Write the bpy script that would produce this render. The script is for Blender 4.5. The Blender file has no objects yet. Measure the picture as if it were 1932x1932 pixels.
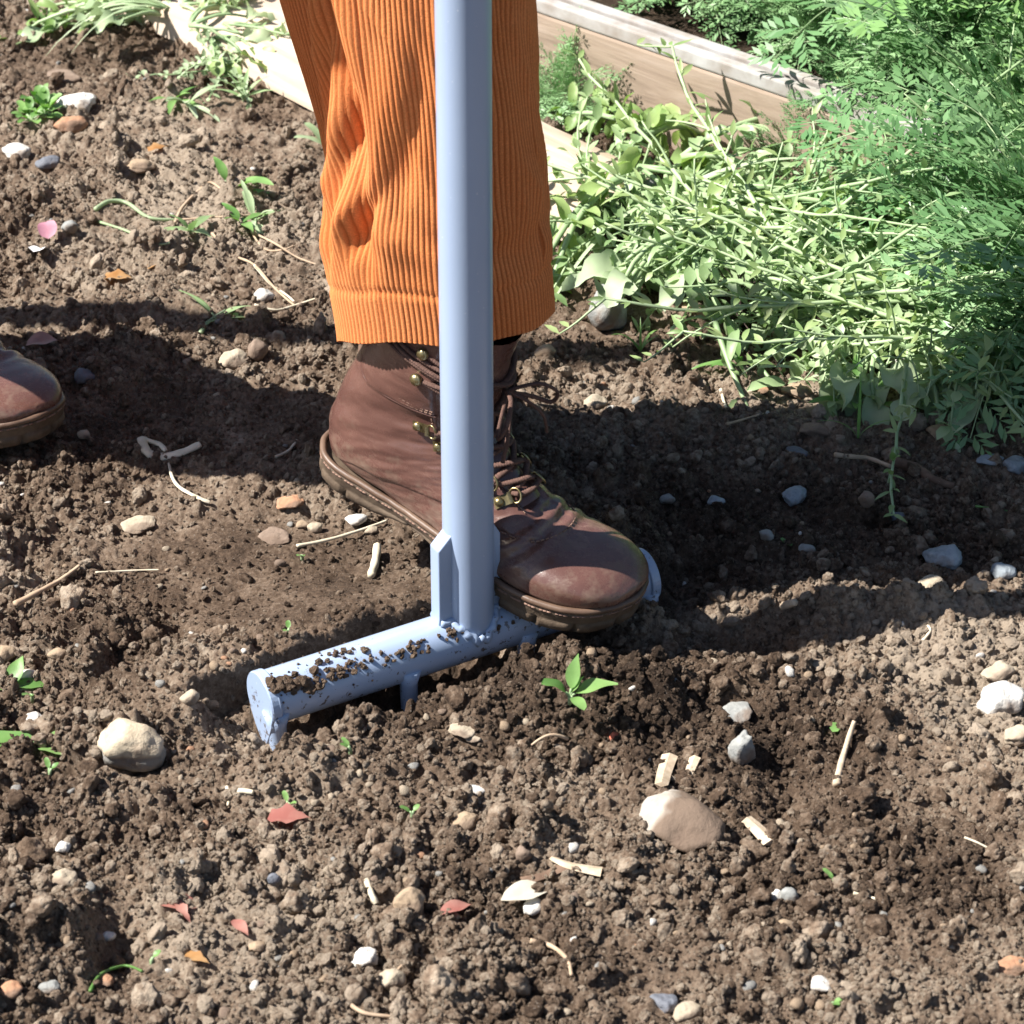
import bpy, bmesh, math, random
import numpy as np
from mathutils import Vector, Matrix, Euler

R = math.radians
rng = np.random.default_rng(7)
random.seed(7)
SC = bpy.context.scene
COL = SC.collection

# ------------------------------------------------------------------ camera
S = 1932.0                     # size of the pixel grid that positions were read on
FPX = 5503.0                   # focal length in those pixels
PITCH = R(32.0)
DIST = 2.2
CAM = np.array([0.0, -DIST*math.cos(PITCH), DIST*math.sin(PITCH)])
cam = bpy.data.cameras.new('camera')
cam.sensor_width = 36.0
cam.lens = FPX/S*36.0
cam.clip_start = 0.05
cam.clip_end = 500.0
cam.dof.use_dof = True
cam.dof.focus_distance = 2.17
cam.dof.aperture_fstop = 19.0
camo = bpy.data.objects.new('camera', cam)
COL.objects.link(camo)
camo.location = CAM
camo.rotation_euler = (math.pi/2-PITCH, 0, 0)
SC.camera = camo

# ------------------------------------------------------------------ light
SUN_EL = R(50.0)
SUN_TRAVEL = R(7.5)           # heading of the shadows on the ground, from +X
w = bpy.data.worlds.new('World')
SC.world = w
w.use_nodes = True
wn = w.node_tree
sky = wn.nodes.new('ShaderNodeTexSky')
sky.sky_type = 'NISHITA'
sky.sun_disc = False
sky.sun_elevation = SUN_EL
sky.sun_rotation = R(270.0-7.5)
bg = wn.nodes['Background']
bg.inputs['Strength'].default_value = 0.05
wn.links.new(sky.outputs['Color'], bg.inputs['Color'])
sl = bpy.data.lights.new('sun', 'SUN')
sl.energy = 5.0
sl.angle = R(0.53)
sl.color = (1.0, 0.95, 0.88)
so = bpy.data.objects.new('sun', sl)
COL.objects.link(so)
so.location = (-3, 0, 4)
ld = Vector((math.cos(SUN_EL)*math.cos(SUN_TRAVEL), math.cos(SUN_EL)*math.sin(SUN_TRAVEL), -math.sin(SUN_EL)))
so.rotation_euler = ld.to_track_quat('-Z', 'Y').to_euler()
SC.view_settings.view_transform = 'Standard'
SC.view_settings.look = 'None'
SC.view_settings.exposure = 1.22
SC.view_settings.gamma = 1.0
SC.view_settings.use_curve_mapping = False
SC.render.engine = 'CYCLES'

# ------------------------------------------------------------------ pixel -> place
_fw = np.array([0, math.cos(PITCH), -math.sin(PITCH)])
_up = np.array([0, math.sin(PITCH), math.cos(PITCH)])
_rt = np.array([1.0, 0, 0])

def ray(x, y):
    return _fw+_rt*(x-S/2)/FPX-_up*(y-S/2)/FPX

def U(x, y, z=0.0):            # the point at height z seen at a pixel
    d = ray(x, y)
    return CAM+d*((z-CAM[2])/d[2])

def UY(x, y, Y):               # the point on the upright plane y = Y seen at a pixel
    d = ray(x, y)
    return CAM+d*((Y-CAM[1])/d[1])

def ppm(P):                    # pixels for a metre at a point
    return FPX/float((np.asarray(P)-CAM)@_fw)

# ------------------------------------------------------------------ noise
def hsh(ix, iy, seed):
    a = (ix.astype(np.int64)*374761393+iy.astype(np.int64)*668265263+seed*1442695041) & 0xffffffff
    a = ((a ^ (a >> 13))*1274126177) & 0xffffffff
    a = ((a ^ (a >> 16))*2246822519) & 0xffffffff
    return ((a ^ (a >> 15)) & 0xffffff)/float(0x1000000)

def gn(x, y, seed=0):
    ix, iy = np.floor(x), np.floor(y)
    fx, fy = x-ix, y-iy
    ux, uy = fx*fx*fx*(fx*(fx*6-15)+10), fy*fy*fy*(fy*(fy*6-15)+10)
    def g(i, j):
        a = hsh(ix+i, iy+j, seed)*2*np.pi
        return np.cos(a)*(fx-i)+np.sin(a)*(fy-j)
    a, b, c, d = g(0, 0), g(1, 0), g(0, 1), g(1, 1)
    return 1.5*((a*(1-ux)+b*ux)*(1-uy)+(c*(1-ux)+d*ux)*uy)

def fbm(x, y, seed, o=3):
    r = 0
    for k in range(o):
        r = r+gn(x*2**k, y*2**k, seed+k)*0.5**k
    return r

def bumps(x, y, cell, seed, dens=0.8, r0=.3, r1=.62, asp=.7):
    gx, gy = x/cell, y/cell
    gx = gx+.22*gn(gx*1.9, gy*1.9, seed+91)
    gy = gy+.22*gn(gx*1.9, gy*1.9, seed+92)
    ix, iy = np.floor(gx), np.floor(gy)
    best = np.zeros_like(gx)
    for i in (-1, 0, 1):
        for j in (-1, 0, 1):
            a, b = ix+i, iy+j
            cx, cy = a+.15+.7*hsh(a, b, seed), b+.15+.7*hsh(a, b, seed+1)
            r = r0+(r1-r0)*hsh(a, b, seed+2)**1.6
            h3 = hsh(a, b, seed+3)
            e = 1+.6*(h3-.5)
            d2 = ((gx-cx)*e)**2+((gy-cy)/e)**2
            h = r*asp*np.sqrt(np.maximum(0, 1-d2/(r*r)))
            h = np.where(hsh(a, b, seed+4) < dens, h, 0)
            best = np.maximum(best, h)
    return best*cell

def sst(a, b, v):
    t = np.clip((v-a)/(b-a), 0, 1)
    return t*t*(3-2*t)

# ------------------------------------------------------------------ shape of the ground
BAR_A = U(498, 1335, .0)
BAR_B = U(1243, 1092, .0)
BAR_B = BAR_A+(BAR_B-BAR_A)*.957
BAR_L = float(np.linalg.norm((BAR_B-BAR_A)[:2]))
BAR_D = (BAR_B-BAR_A)[:2]/BAR_L
BAR_N = np.array([-BAR_D[1], BAR_D[0]])          # away from the camera
BAR_Z = 0.007
BAR_R = 0.0192

def blob(x, y, px, py, rx, ry, z=0):
    c = U(px, py, z)
    k = ppm(c)
    sn = (CAM[2]-z)/np.linalg.norm(c-CAM)
    return np.exp(-(((x-c[0])/(rx/k))**2+((y-c[1])/(ry/k/sn))**2)**1.5)

def smooth_mask(x, y):
    m = np.zeros_like(x)
    for a in [(450, 1010, 330, 95, .8), (590, 1125, 300, 100, 1.0), (330, 900, 260, 60, .6), (200, 770, 260, 60, .55), (520, 780, 160, 60, .5), (1640, 745, 190, 45, .75),
              (1810, 1800, 210, 110, .45), (1680, 1440, 200, 60, .3), (760, 690, 60, 30, .4), (1060, 1150, 120, 60, .6), (360, 200, 120, 30, .5), (560, 270, 120, 40, .5),
              (230, 1730, 70, 90, .7), (1880, 1580, 90, 60, .4)]:
        m = np.maximum(m, a[4]*blob(x, y, *a[:4]))
    return m

def macro(x, y):
    h = .006*gn(x/.16, y/.16, 3)+.011*gn(x/.42, y/.42, 5)
    # packed, gently dished footprint behind the bar
    h = h-.006*blob(x, y, 500, 1000, 380, 100)
    # trench along the bar
    l = (x-BAR_A[0])*BAR_D[0]+(y-BAR_A[1])*BAR_D[1]
    q = (x-BAR_A[0])*BAR_N[0]+(y-BAR_A[1])*BAR_N[1]
    wob = .006*gn(l/.03, q*0+.5, 21)+.003*gn(l/.011, q*0+.5, 22)
    along = sst(-.05, -.018, l)*(1-sst(BAR_L+.01, BAR_L+.06, l))
    back = .021+.014*(1-sst(.62*BAR_L, .8*BAR_L, l))
    tr = (1-sst(back, back+.004, q+wob*.3))*sst(-.040, -.023, q+wob)
    flat = sst(-.16, -.05, q)*(1-sst(.06, .16, q))*sst(-.12, -.03, l)*(1-sst(BAR_L, BAR_L+.1, l))
    h = h*(1-.75*flat)+.024*flat*sst(.0, .02, q)*(1-sst(.5*BAR_L, .85*BAR_L, l)*.5)*(1-.55*sst(.05, .13, q))
    h = h-(.021+.014*sst(.0, .02, q))*tr*along
    # loose heap pushed up in front of the bar, right of the middle
    h = h+.024*blob(x, y, 1130, 1290, 150, 50)+.016*blob(x, y, 960, 1330, 120, 40)+.01*blob(x, y, 620, 1440, 160, 45)
    # banks and hollows right of the boot
    h = h+.022*blob(x, y, 1620, 1130, 260, 22)+.012*blob(x, y, 1850, 1180, 160, 40)+.02*blob(x, y, 1490, 1270, 150, 40)-.018*blob(x, y, 1370, 1180, 110, 40)
    h = h-.022*blob(x, y, 1310, 1030, 60, 60)
    h = h-.012*blob(x, y, 1480, 1450, 40, 70)+.012*blob(x, y, 1660, 1330, 150, 70)-.010*blob(x, y, 1760, 1500, 130, 40)
    # clod edge with a dark hole, lower left, and hollows round the big stones
    h = h+.022*blob(x, y, 70, 1760, 115, 110)-.02*blob(x, y, 215, 1780, 45, 60)
    h = h+.010*blob(x, y, 70, 1480, 130, 60)-.012*blob(x, y, 130, 1430, 80, 30)
    h = h+.014*blob(x, y, 300, 575, 190, 22)-.012*blob(x, y, 60, 640, 150, 20)-.01*blob(x, y, 30, 1560, 60, 30)
    h = h+.012*blob(x, y, 1250, 790, 200, 30)
    return h

def rough(x, y):
    s = smooth_mask(x, y)
    v = .72+.34*gn(x/.13, y/.13, 41)+.22*gn(x/.05, y/.05, 43)
    return np.clip(v, .25, 1.25)*(1-.85*s)

def ground(x, y):
    x = np.asarray(x, float); y = np.asarray(y, float)
    r = rough(x, y)
    near = 1-sst(1.6, 3.5, np.hypot(x, y))
    h = macro(x, y)*near
    g = bumps(x, y, .058, 11, .55, .25, .52, .5)*r*r*1.7+.008*fbm(x/.03, y/.03, 53, 3)*r
    g = g+bumps(x, y, .023, 12, .7, .25, .6, .7)*r*1.25
    g = g+bumps(x, y, .0098, 13, .75, .28, .62, .85)*(.1+.9*r)*1.1
    g = g+bumps(x, y, .0047, 14, .85, .3, .62, .8)*(.25+.75*r)
    g = g+.0021*fbm(x/.0085, y/.0085, 51, 3)*(.3+.7*r)
    # little pits and cracks in the packed places
    s = smooth_mask(x, y)
    pit = bumps(x, y, .035, 17, .45, .1, .3, .5)
    g = g-pit*s*.9
    ck = np.abs(gn(x/.05+3*gn(x/.03, y/.03, 61)*.2, y/.022, 62))
    g = g-.0035*s*(1-sst(0, .05, ck))*sst(.1, .4, gn(x/.11, y/.11, 63))
    return h+(g-.009)*near

def gz(x, y):
    return float(ground(np.array([x]), np.array([y]))[0])

def gavg(x, y, rad):
    a = np.linspace(0, 2*np.pi, 13)[:-1]
    xs = np.concatenate([x+rad*np.cos(a), x+.5*rad*np.cos(a)]); ys = np.concatenate([y+rad*np.sin(a), y+.5*rad*np.sin(a)])
    return float(ground(xs, ys).mean())

def dryness(x, y):
    v = .62+.36*gn(x/.2, y/.2, 71)+.22*gn(x/.06, y/.06, 72)
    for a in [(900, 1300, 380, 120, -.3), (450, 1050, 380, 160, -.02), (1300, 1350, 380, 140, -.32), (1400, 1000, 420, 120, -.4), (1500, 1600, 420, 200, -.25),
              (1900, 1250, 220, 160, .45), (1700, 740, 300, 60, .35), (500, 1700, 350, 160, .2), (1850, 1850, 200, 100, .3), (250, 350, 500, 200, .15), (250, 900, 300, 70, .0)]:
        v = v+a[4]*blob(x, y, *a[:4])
    return np.clip(v, 0, 1)

# ------------------------------------------------------------------ materials
def nodes(name):
    m = bpy.data.materials.new(name)
    m.use_nodes = True
    nt = m.node_tree
    return m, nt, nt.nodes['Principled BSDF'], nt.nodes, nt.links

def noise(nt, scale, detail=4, rough=.6, coord=None, dist=0):
    n = nt.nodes.new('ShaderNodeTexNoise')
    n.inputs['Scale'].default_value = scale
    n.inputs['Detail'].default_value = detail
    n.inputs['Roughness'].default_value = rough
    n.inputs['Distortion'].default_value = dist
    if coord is not None:
        nt.links.new(coord, n.inputs['Vector'])
    return n

def ramp(nt, src, stops):
    r = nt.nodes.new('ShaderNodeValToRGB')
    e = r.color_ramp.elements
    while len(e) < len(stops):
        e.new(.5)
    for k, (p, c) in enumerate(stops):
        e[k].position = p
        e[k].color = (c, c, c, 1) if not isinstance(c, tuple) else (*c, 1)
    nt.links.new(src, r.inputs['Fac'])
    return r

def mix(nt, fac, a, b):
    n = nt.nodes.new('ShaderNodeMix')
    n.data_type = 'RGBA'
    for sock, v in ((n.inputs[0], fac), (n.inputs[6], a), (n.inputs[7], b)):
        if hasattr(v, 'is_linked'):
            nt.links.new(v, sock)
        elif isinstance(v, tuple):
            sock.default_value = (*v, 1)
        else:
            sock.default_value = v
    return n.outputs[2]

def math_(nt, op, a, b=0.0, c=0.0):
    n = nt.nodes.new('ShaderNodeMath')
    n.operation = op
    for k, v in enumerate((a, b, c)):
        if hasattr(v, 'is_linked'):
            nt.links.new(v, n.inputs[k])
        else:
            n.inputs[k].default_value = v
    return n.outputs[0]

def bump(nt, bs, h, strength=.4, dist=.001):
    b = nt.nodes.new('ShaderNodeBump')
    b.inputs['Strength'].default_value = strength
    b.inputs['Distance'].default_value = dist
    nt.links.new(h, b.inputs['Height'])
    nt.links.new(b.outputs[0], bs.inputs['Normal'])
    return b

def tex(nt, which='Object'):
    return nt.nodes.new('ShaderNodeTexCoord').outputs[which]

def soil_material(name, inst):
    m, nt, bs, N, L = nodes(name)
    at = N.new('ShaderNodeAttribute')
    at.attribute_name = 'dry'
    at.attribute_type = 'INSTANCER' if inst else 'GEOMETRY'
    geo = N.new('ShaderNodeNewGeometry')
    co = tex(nt) if inst else geo.outputs['Position']
    n1 = noise(nt, (1.2 if inst else 260), 5, .65, co)
    n2 = noise(nt, (.5 if inst else 38), 3, .6, co)
    f = math_(nt, 'ADD', at.outputs['Fac'], math_(nt, 'MULTIPLY', math_(nt, 'SUBTRACT', n1.outputs['Fac'], .5), 1.25))
    f = math_(nt, 'ADD', f, math_(nt, 'MULTIPLY', math_(nt, 'SUBTRACT', n2.outputs['Fac'], .5), .8))
    if inst:
        oi = N.new('ShaderNodeObjectInfo')
        f = math_(nt, 'ADD', f, math_(nt, 'MULTIPLY', math_(nt, 'SUBTRACT', oi.outputs['Random'], .5), .62))
    c = ramp(nt, f, [(0, (.045, .028, .018)), (.36, (.128, .085, .057)), (.66, (.255, .185, .132)), (1, (.45, .365, .28))])
    # pale mineral grains in the crumb
    n3 = noise(nt, (4.0 if inst else 700), 2, .5, co)
    gr = ramp(nt, n3.outputs['Fac'], [(.66, 0.), (.72, 1.)])
    col = mix(nt, math_(nt, 'MULTIPLY', gr.outputs['Color'], .45), c.outputs['Color'], (.46, .42, .37))
    L.new(col, bs.inputs['Base Color'])
    bs.inputs['Roughness'].default_value = .88
    bs.inputs['Specular IOR Level'].default_value = .25
    n4 = noise(nt, (3.2 if inst else 520), 4, .8, co)
    bump(nt, bs, n4.outputs['Fac'], 1.0, .0045)
    return m

M = {}
M['soil'] = soil_material('soil', False)
M['crumb'] = soil_material('soil_crumb', True)

def stone_material(name, c1, c2, c3=None, soil=.25, rough=.8, sc=90, band=None):
    m, nt, bs, N, L = nodes(name)
    co = tex(nt)
    n1 = noise(nt, sc, 6, .65, co)
    n2 = noise(nt, sc*4, 4, .7, co)
    n3 = noise(nt, sc*.35, 3, .6, co)
    c = ramp(nt, n1.outputs['Fac'], [(.3, c1), (.62, c2), (.8, c3 or c2)])
    col = c.outputs['Color']
    sp = ramp(nt, n2.outputs['Fac'], [(.28, 1.), (.36, 0.)])
    col = mix(nt, math_(nt, 'MULTIPLY', sp.outputs['Color'], .55), col, tuple(.35*v for v in c1))
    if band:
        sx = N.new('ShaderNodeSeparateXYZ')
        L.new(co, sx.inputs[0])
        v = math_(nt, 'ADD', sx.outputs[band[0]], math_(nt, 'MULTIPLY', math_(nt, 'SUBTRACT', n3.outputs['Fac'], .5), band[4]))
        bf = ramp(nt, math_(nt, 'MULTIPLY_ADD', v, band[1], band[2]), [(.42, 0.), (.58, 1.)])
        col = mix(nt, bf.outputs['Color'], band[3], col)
    # soil clinging to the surface
    sf = ramp(nt, n3.outputs['Fac'], [(.62-soil*.5, 0.), (.74-soil*.5, 1.)])
    col = mix(nt, math_(nt, 'MULTIPLY', sf.outputs['Color'], .8), col, (.15, .105, .077))
    L.new(col, bs.inputs['Base Color'])
    bs.inputs['Roughness'].default_value = rough
    bs.inputs['Specular IOR Level'].default_value = .3
    bump(nt, bs, math_(nt, 'ADD', n2.outputs['Fac'], math_(nt, 'MULTIPLY', n1.outputs['Fac'], 1.5)), .5, .0018)
    return m

M['st_cream'] = stone_material('cream_stone', (.3, .25, .18), (.46, .39, .3), (.52, .46, .38), .3)
M['st_white'] = stone_material('white_stone', (.46, .44, .4), (.66, .64, .6), None, .18)
M['st_grey'] = stone_material('grey_stone', (.2, .205, .2), (.32, .325, .31), (.4, .4, .38), .26)
M['st_blue'] = stone_material('blue_grey_stone', (.2, .23, .26), (.34, .38, .41), None, .1)
M['st_tan'] = stone_material('tan_stone', (.27, .195, .13), (.38, .29, .2), None, .3)
M['st_brown'] = stone_material('brown_stone', (.17, .125, .095), (.26, .195, .15), None, .35)
M['st_orange'] = stone_material('orange_brick', (.33, .17, .1), (.44, .25, .15), (.5, .34, .23), .3)
M['st_red'] = stone_material('red_brick', (.42, .1, .06), (.55, .17, .11), None, .15)
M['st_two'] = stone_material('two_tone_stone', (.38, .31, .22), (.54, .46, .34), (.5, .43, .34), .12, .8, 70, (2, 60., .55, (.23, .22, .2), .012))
M['st_caked'] = stone_material('soil_caked_stone', (.3, .27, .23), (.42, .38, .33), None, .1, .85, 60, (0, -18., .25, (.15, .108, .08), .06))
M['st_slate'] = stone_material('slate_stone', (.1, .11, .13), (.18, .19, .22), None, .1, .6)

def simple(name, c1, c2, sc=60, rough=.6, bs_=.3, stretch=None, bd=.0006, spec=.4):
    m, nt, bs, N, L = nodes(name)
    co = tex(nt)
    if stretch:
        mp = N.new('ShaderNodeMapping')
        mp.inputs['Scale'].default_value = stretch
        L.new(co, mp.inputs[0])
        co = mp.outputs[0]
    n1 = noise(nt, sc, 5, .6, co)
    c = ramp(nt, n1.outputs['Fac'], [(.3, c1), (.7, c2)])
    L.new(c.outputs['Color'], bs.inputs['Base Color'])
    bs.inputs['Roughness'].default_value = rough
    bs.inputs['Specular IOR Level'].default_value = spec
    if bs_:
        bump(nt, bs, noise(nt, sc*5, 4, .6, co).outputs['Fac'], bs_, bd)
    return m

def leaf_material(name, c1, c2, trans=.35, sc=40, rough=.45):
    m, nt, bs, N, L = nodes(name)
    co = tex(nt)
    n1 = noise(nt, sc, 3, .5, co)
    oi = N.new('ShaderNodeObjectInfo')
    f = math_(nt, 'ADD', n1.outputs['Fac'], math_(nt, 'MULTIPLY', math_(nt, 'SUBTRACT', oi.outputs['Random'], .5), .35))
    c = ramp(nt, f, [(.3, c1), (.7, c2)])
    L.new(c.outputs['Color'], bs.inputs['Base Color'])
    bs.inputs['Roughness'].default_value = rough
    tr = N.new('ShaderNodeBsdfTranslucent')
    hs = N.new('ShaderNodeHueSaturation')
    hs.inputs['Saturation'].default_value = 1.25
    hs.inputs['Value'].default_value = 1.2
    L.new(c.outputs['Color'], hs.inputs['Color'])
    L.new(hs.outputs[0], tr.inputs['Color'])
    mx = N.new('ShaderNodeMixShader')
    mx.inputs[0].default_value = trans
    L.new(bs.outputs[0], mx.inputs[1])
    L.new(tr.outputs[0], mx.inputs[2])
    L.new(mx.outputs[0], nt.nodes['Material Output'].inputs['Surface'])
    bump(nt, bs, noise(nt, sc*8, 3, .6, co).outputs['Fac'], .25, .0006)
    return m

M['feather'] = leaf_material('feathery_leaf', (.115, .24, .095), (.27, .43, .21), .22, 9, .36)
M['feather_y'] = leaf_material('feathery_leaf_yellowish', (.13, .27, .08), (.28, .44, .17), .25, 9, .36)
M['weed_leaf'] = leaf_material('weed_leaf', (.2, .31, .13), (.4, .52, .28), .3, 25)
M['weed_pale'] = leaf_material('weed_leaf_pale', (.3, .4, .22), (.5, .6, .39), .3, 25)
M['weed_yellow'] = leaf_material('weed_leaf_yellow', (.19, .31, .09), (.36, .47, .19), .35, 25)
M['weed_dry'] = leaf_material('weed_leaf_dry', (.2, .31, .11), (.37, .44, .2), .25, 25)
M['weed_stem'] = leaf_material('weed_stem', (.25, .37, .18), (.42, .54, .31), .15, 15)
M['fresh'] = leaf_material('fresh_leaf', (.13, .27, .07), (.25, .42, .14), .35, 40)
M['straw'] = simple('straw', (.5, .43, .3), (.68, .62, .5), 40, .7, .4, (1, 1, 1))
M['root'] = simple('root', (.34, .24, .16), (.5, .38, .27), 60, .8)
M['dark_root'] = simple('dark_root', (.03, .022, .018), (.07, .05, .04), 60, .9)
M['wood_chip'] = simple('wood_chip', (.38, .29, .2), (.58, .48, .36), 120, .8, .5)
M['bark'] = simple('bark', (.1, .06, .04), (.2, .13, .09), 90, .85, .5)
M['red_leaf'] = leaf_material('red_leaf', (.3, .11, .09), (.46, .25, .2), .2, 60)
M['dead_leaf'] = leaf_material('dead_leaf', (.38, .35, .27), (.55, .52, .43), .2, 60)
M['brown_leaf'] = leaf_material('brown_leaf', (.34, .16, .05), (.55, .36, .18), .25, 60)
M['petal'] = simple('petal', (.75, .72, .7), (.85, .83, .8), 40, .6)
M['petal_pink'] = simple('petal_pink', (.3, .12, .17), (.42, .22, .27), 40, .6)
M['brass'] = None

def paint_material():
    m, nt, bs, N, L = nodes('blue_grey_paint')
    co = tex(nt)
    geo = N.new('ShaderNodeNewGeometry')
    pos = geo.outputs['Position']
    sx = N.new('ShaderNodeSeparateXYZ')
    L.new(pos, sx.inputs[0])
    n1 = noise(nt, 9, 3, .5, co)
    base = ramp(nt, n1.outputs['Fac'], [(.35, (.31, .395, .55)), (.65, (.33, .42, .58))]).outputs['Color']
    # dried splashes of soil low down on the tool
    low = N.new('ShaderNodeMapRange')
    low.inputs['From Min'].default_value = .075
    low.inputs['From Max'].default_value = .0
    L.new(sx.outputs[2], low.inputs[0])
    n2 = noise(nt, 170, 5, .7, co)
    n3 = noise(nt, 28, 3, .6, co)
    v = math_(nt, 'ADD', n2.outputs['Fac'], math_(nt, 'MULTIPLY', math_(nt, 'SUBTRACT', n3.outputs['Fac'], .5), .35))
    v = math_(nt, 'ADD', v, math_(nt, 'MULTIPLY', low.outputs[0], .1))
    d = ramp(nt, v, [(.7, 0.), (.735, 1.)])
    d2 = math_(nt, 'MULTIPLY', d.outputs['Color'], low.outputs[0])
    # fine dust film
    n5 = noise(nt, 420, 2, .5, co)
    fl = ramp(nt, n5.outputs['Fac'], [(.74, 0.), (.77, 1.)])
    col = mix(nt, d2, base, (.085, .06, .045))
    col = mix(nt, math_(nt, 'MULTIPLY', fl.outputs['Color'], .6), col, (.62, .66, .72))
    L.new(col, bs.inputs['Base Color'])
    r = math_(nt, 'MULTIPLY_ADD', d2, .5, .3)
    L.new(r, bs.inputs['Roughness'])
    bs.inputs['Coat Weight'].default_value = .25
    bs.inputs['Coat Roughness'].default_value = .25
    n4 = noise(nt, 130, 3, .5, co)
    h = math_(nt, 'ADD', math_(nt, 'MULTIPLY', n4.outputs['Fac'], .25), math_(nt, 'MULTIPLY', d2, 1.0))
    bump(nt, bs, h, .2, .0008)
    return m
M['paint'] = paint_material()

def leather_material():
    m, nt, bs, N, L = nodes('brown_leather')
    co = tex(nt)
    n1 = noise(nt, 16, 4, .55, co, .3)
    base = ramp(nt, n1.outputs['Fac'], [(.25, (.085, .04, .033)), (.55, (.122, .059, .047)), (.8, (.155, .08, .063))]).outputs['Color']
    sx = N.new('ShaderNodeSeparateXYZ')
    L.new(co, sx.inputs[0])
    # dust and dried mud gathered near the welt
    low = N.new('ShaderNodeMapRange')
    low.inputs['From Min'].default_value = .095
    low.inputs['From Max'].default_value = .022
    L.new(sx.outputs[2], low.inputs[0])
    n2 = noise(nt, 60, 6, .75, co)
    v = math_(nt, 'ADD', n2.outputs['Fac'], math_(nt, 'MULTIPLY', low.outputs[0], .28))
    d = ramp(nt, v, [(.66, 0.), (.9, 1.)])
    col = mix(nt, math_(nt, 'MULTIPLY', d.outputs['Color'], .6), base, (.2, .145, .1))
    # fine pale creases and scuffs, running across the ankle
    mp = N.new('ShaderNodeMapping')
    mp.inputs['Rotation'].default_value = (0, R(-38), 0)
    mp.inputs['Scale'].default_value = (34, 60, 190)
    L.new(co, mp.inputs[0])
    n3 = noise(nt, 1.0, 4, .6, mp.outputs[0], 1.2)
    cr = ramp(nt, n3.outputs['Fac'], [(.47, 0.), (.5, 1.), (.53, 0.)])
    n6 = noise(nt, 14, 2, .5, co)
    crm = ramp(nt, n6.outputs['Fac'], [(.45, 0.), (.62, 1.)])
    cc = math_(nt, 'MULTIPLY', cr.outputs['Color'], crm.outputs['Color'])
    col = mix(nt, math_(nt, 'MULTIPLY', cc, .3), col, (.34, .22, .17))
    sp = noise(nt, 900, 2, .5, co)
    spm = ramp(nt, sp.outputs['Fac'], [(.73, 0.), (.77, 1.)])
    col = mix(nt, math_(nt, 'MULTIPLY', spm.outputs['Color'], .5), col, (.34, .28, .22))
    L.new(col, bs.inputs['Base Color'])
    r = math_(nt, 'MULTIPLY_ADD', d.outputs['Color'], .4, .27)
    r = math_(nt, 'ADD', r, math_(nt, 'MULTIPLY', math_(nt, 'SUBTRACT', n2.outputs['Fac'], .5), .25))
    L.new(r, bs.inputs['Roughness'])
    bs.inputs['Specular IOR Level'].default_value = .6
    bs.inputs['Coat Weight'].default_value = .2
    bs.inputs['Coat Roughness'].default_value = .35
    n4 = noise(nt, 700, 4, .6, co)
    h = math_(nt, 'ADD', math_(nt, 'MULTIPLY', n4.outputs['Fac'], .35), math_(nt, 'MULTIPLY', n3.outputs['Fac'], .45))
    bump(nt, bs, h, .3, .001)
    return m
M['leather'] = leather_material()
M['rubber'] = simple('sole_rubber', (.06, .04, .026), (.135, .097, .066), 70, .75, .5, None, .0012)
M['welt'] = simple('welt_leather', (.09, .053, .036), (.16, .104, .072), 60, .42, .3)
M['thread'] = simple('thread', (.16, .09, .065), (.27, .17, .13), 200, .8, .3)
M['lace'] = simple('lace_cord', (.085, .045, .034), (.17, .095, .075), 500, .85, .8, None, .0008)

def brass_material():
    m, nt, bs, N, L = nodes('antique_brass')
    co = tex(nt)
    n1 = noise(nt, 220, 4, .6, co)
    c = ramp(nt, n1.outputs['Fac'], [(.35, (.19, .15, .07)), (.7, (.42, .36, .2))])
    L.new(c.outputs['Color'], bs.inputs['Base Color'])
    bs.inputs['Metallic'].default_value = .9
    bs.inputs['Roughness'].default_value = .34
    return m
M['brass'] = brass_material()

def cord_material():
    m, nt, bs, N, L = nodes('orange_corduroy')
    co = tex(nt)
    at = N.new('ShaderNodeAttribute')
    at.attribute_name = 'wale'
    n1 = noise(nt, 16, 4, .6, co)
    n2 = noise(nt, 900, 3, .7, co)
    c = ramp(nt, n1.outputs['Fac'], [(.3, (.72, .235, .075)), (.7, (.82, .3, .11))]).outputs['Color']
    c = mix(nt, math_(nt, 'MULTIPLY', math_(nt, 'SUBTRACT', 1.0, at.outputs['Fac']), .75), c, (.36, .075, .015))  # shade in the grooves between wales, put into the cloth colour
    f2 = ramp(nt, n2.outputs['Fac'], [(.3, .72), (.7, 1.12)])
    mm = N.new('ShaderNodeMix')
    mm.data_type = 'RGBA'
    mm.blend_type = 'MULTIPLY'
    mm.inputs[0].default_value = 1
    L.new(c, mm.inputs[6]); L.new(f2.outputs['Color'], mm.inputs[7])
    L.new(mm.outputs[2], bs.inputs['Base Color'])
    bs.inputs['Roughness'].default_value = .9
    bs.inputs['Specular IOR Level'].default_value = .1
    bs.inputs['Sheen Weight'].default_value = .35
    bs.inputs['Sheen Roughness'].default_value = .4
    bs.inputs['Sheen Tint'].default_value = (1, .55, .25, 1)
    bump(nt, bs, n2.outputs['Fac'], .6, .0012)
    return m
M['cord'] = cord_material()
M['timber'] = None

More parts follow.
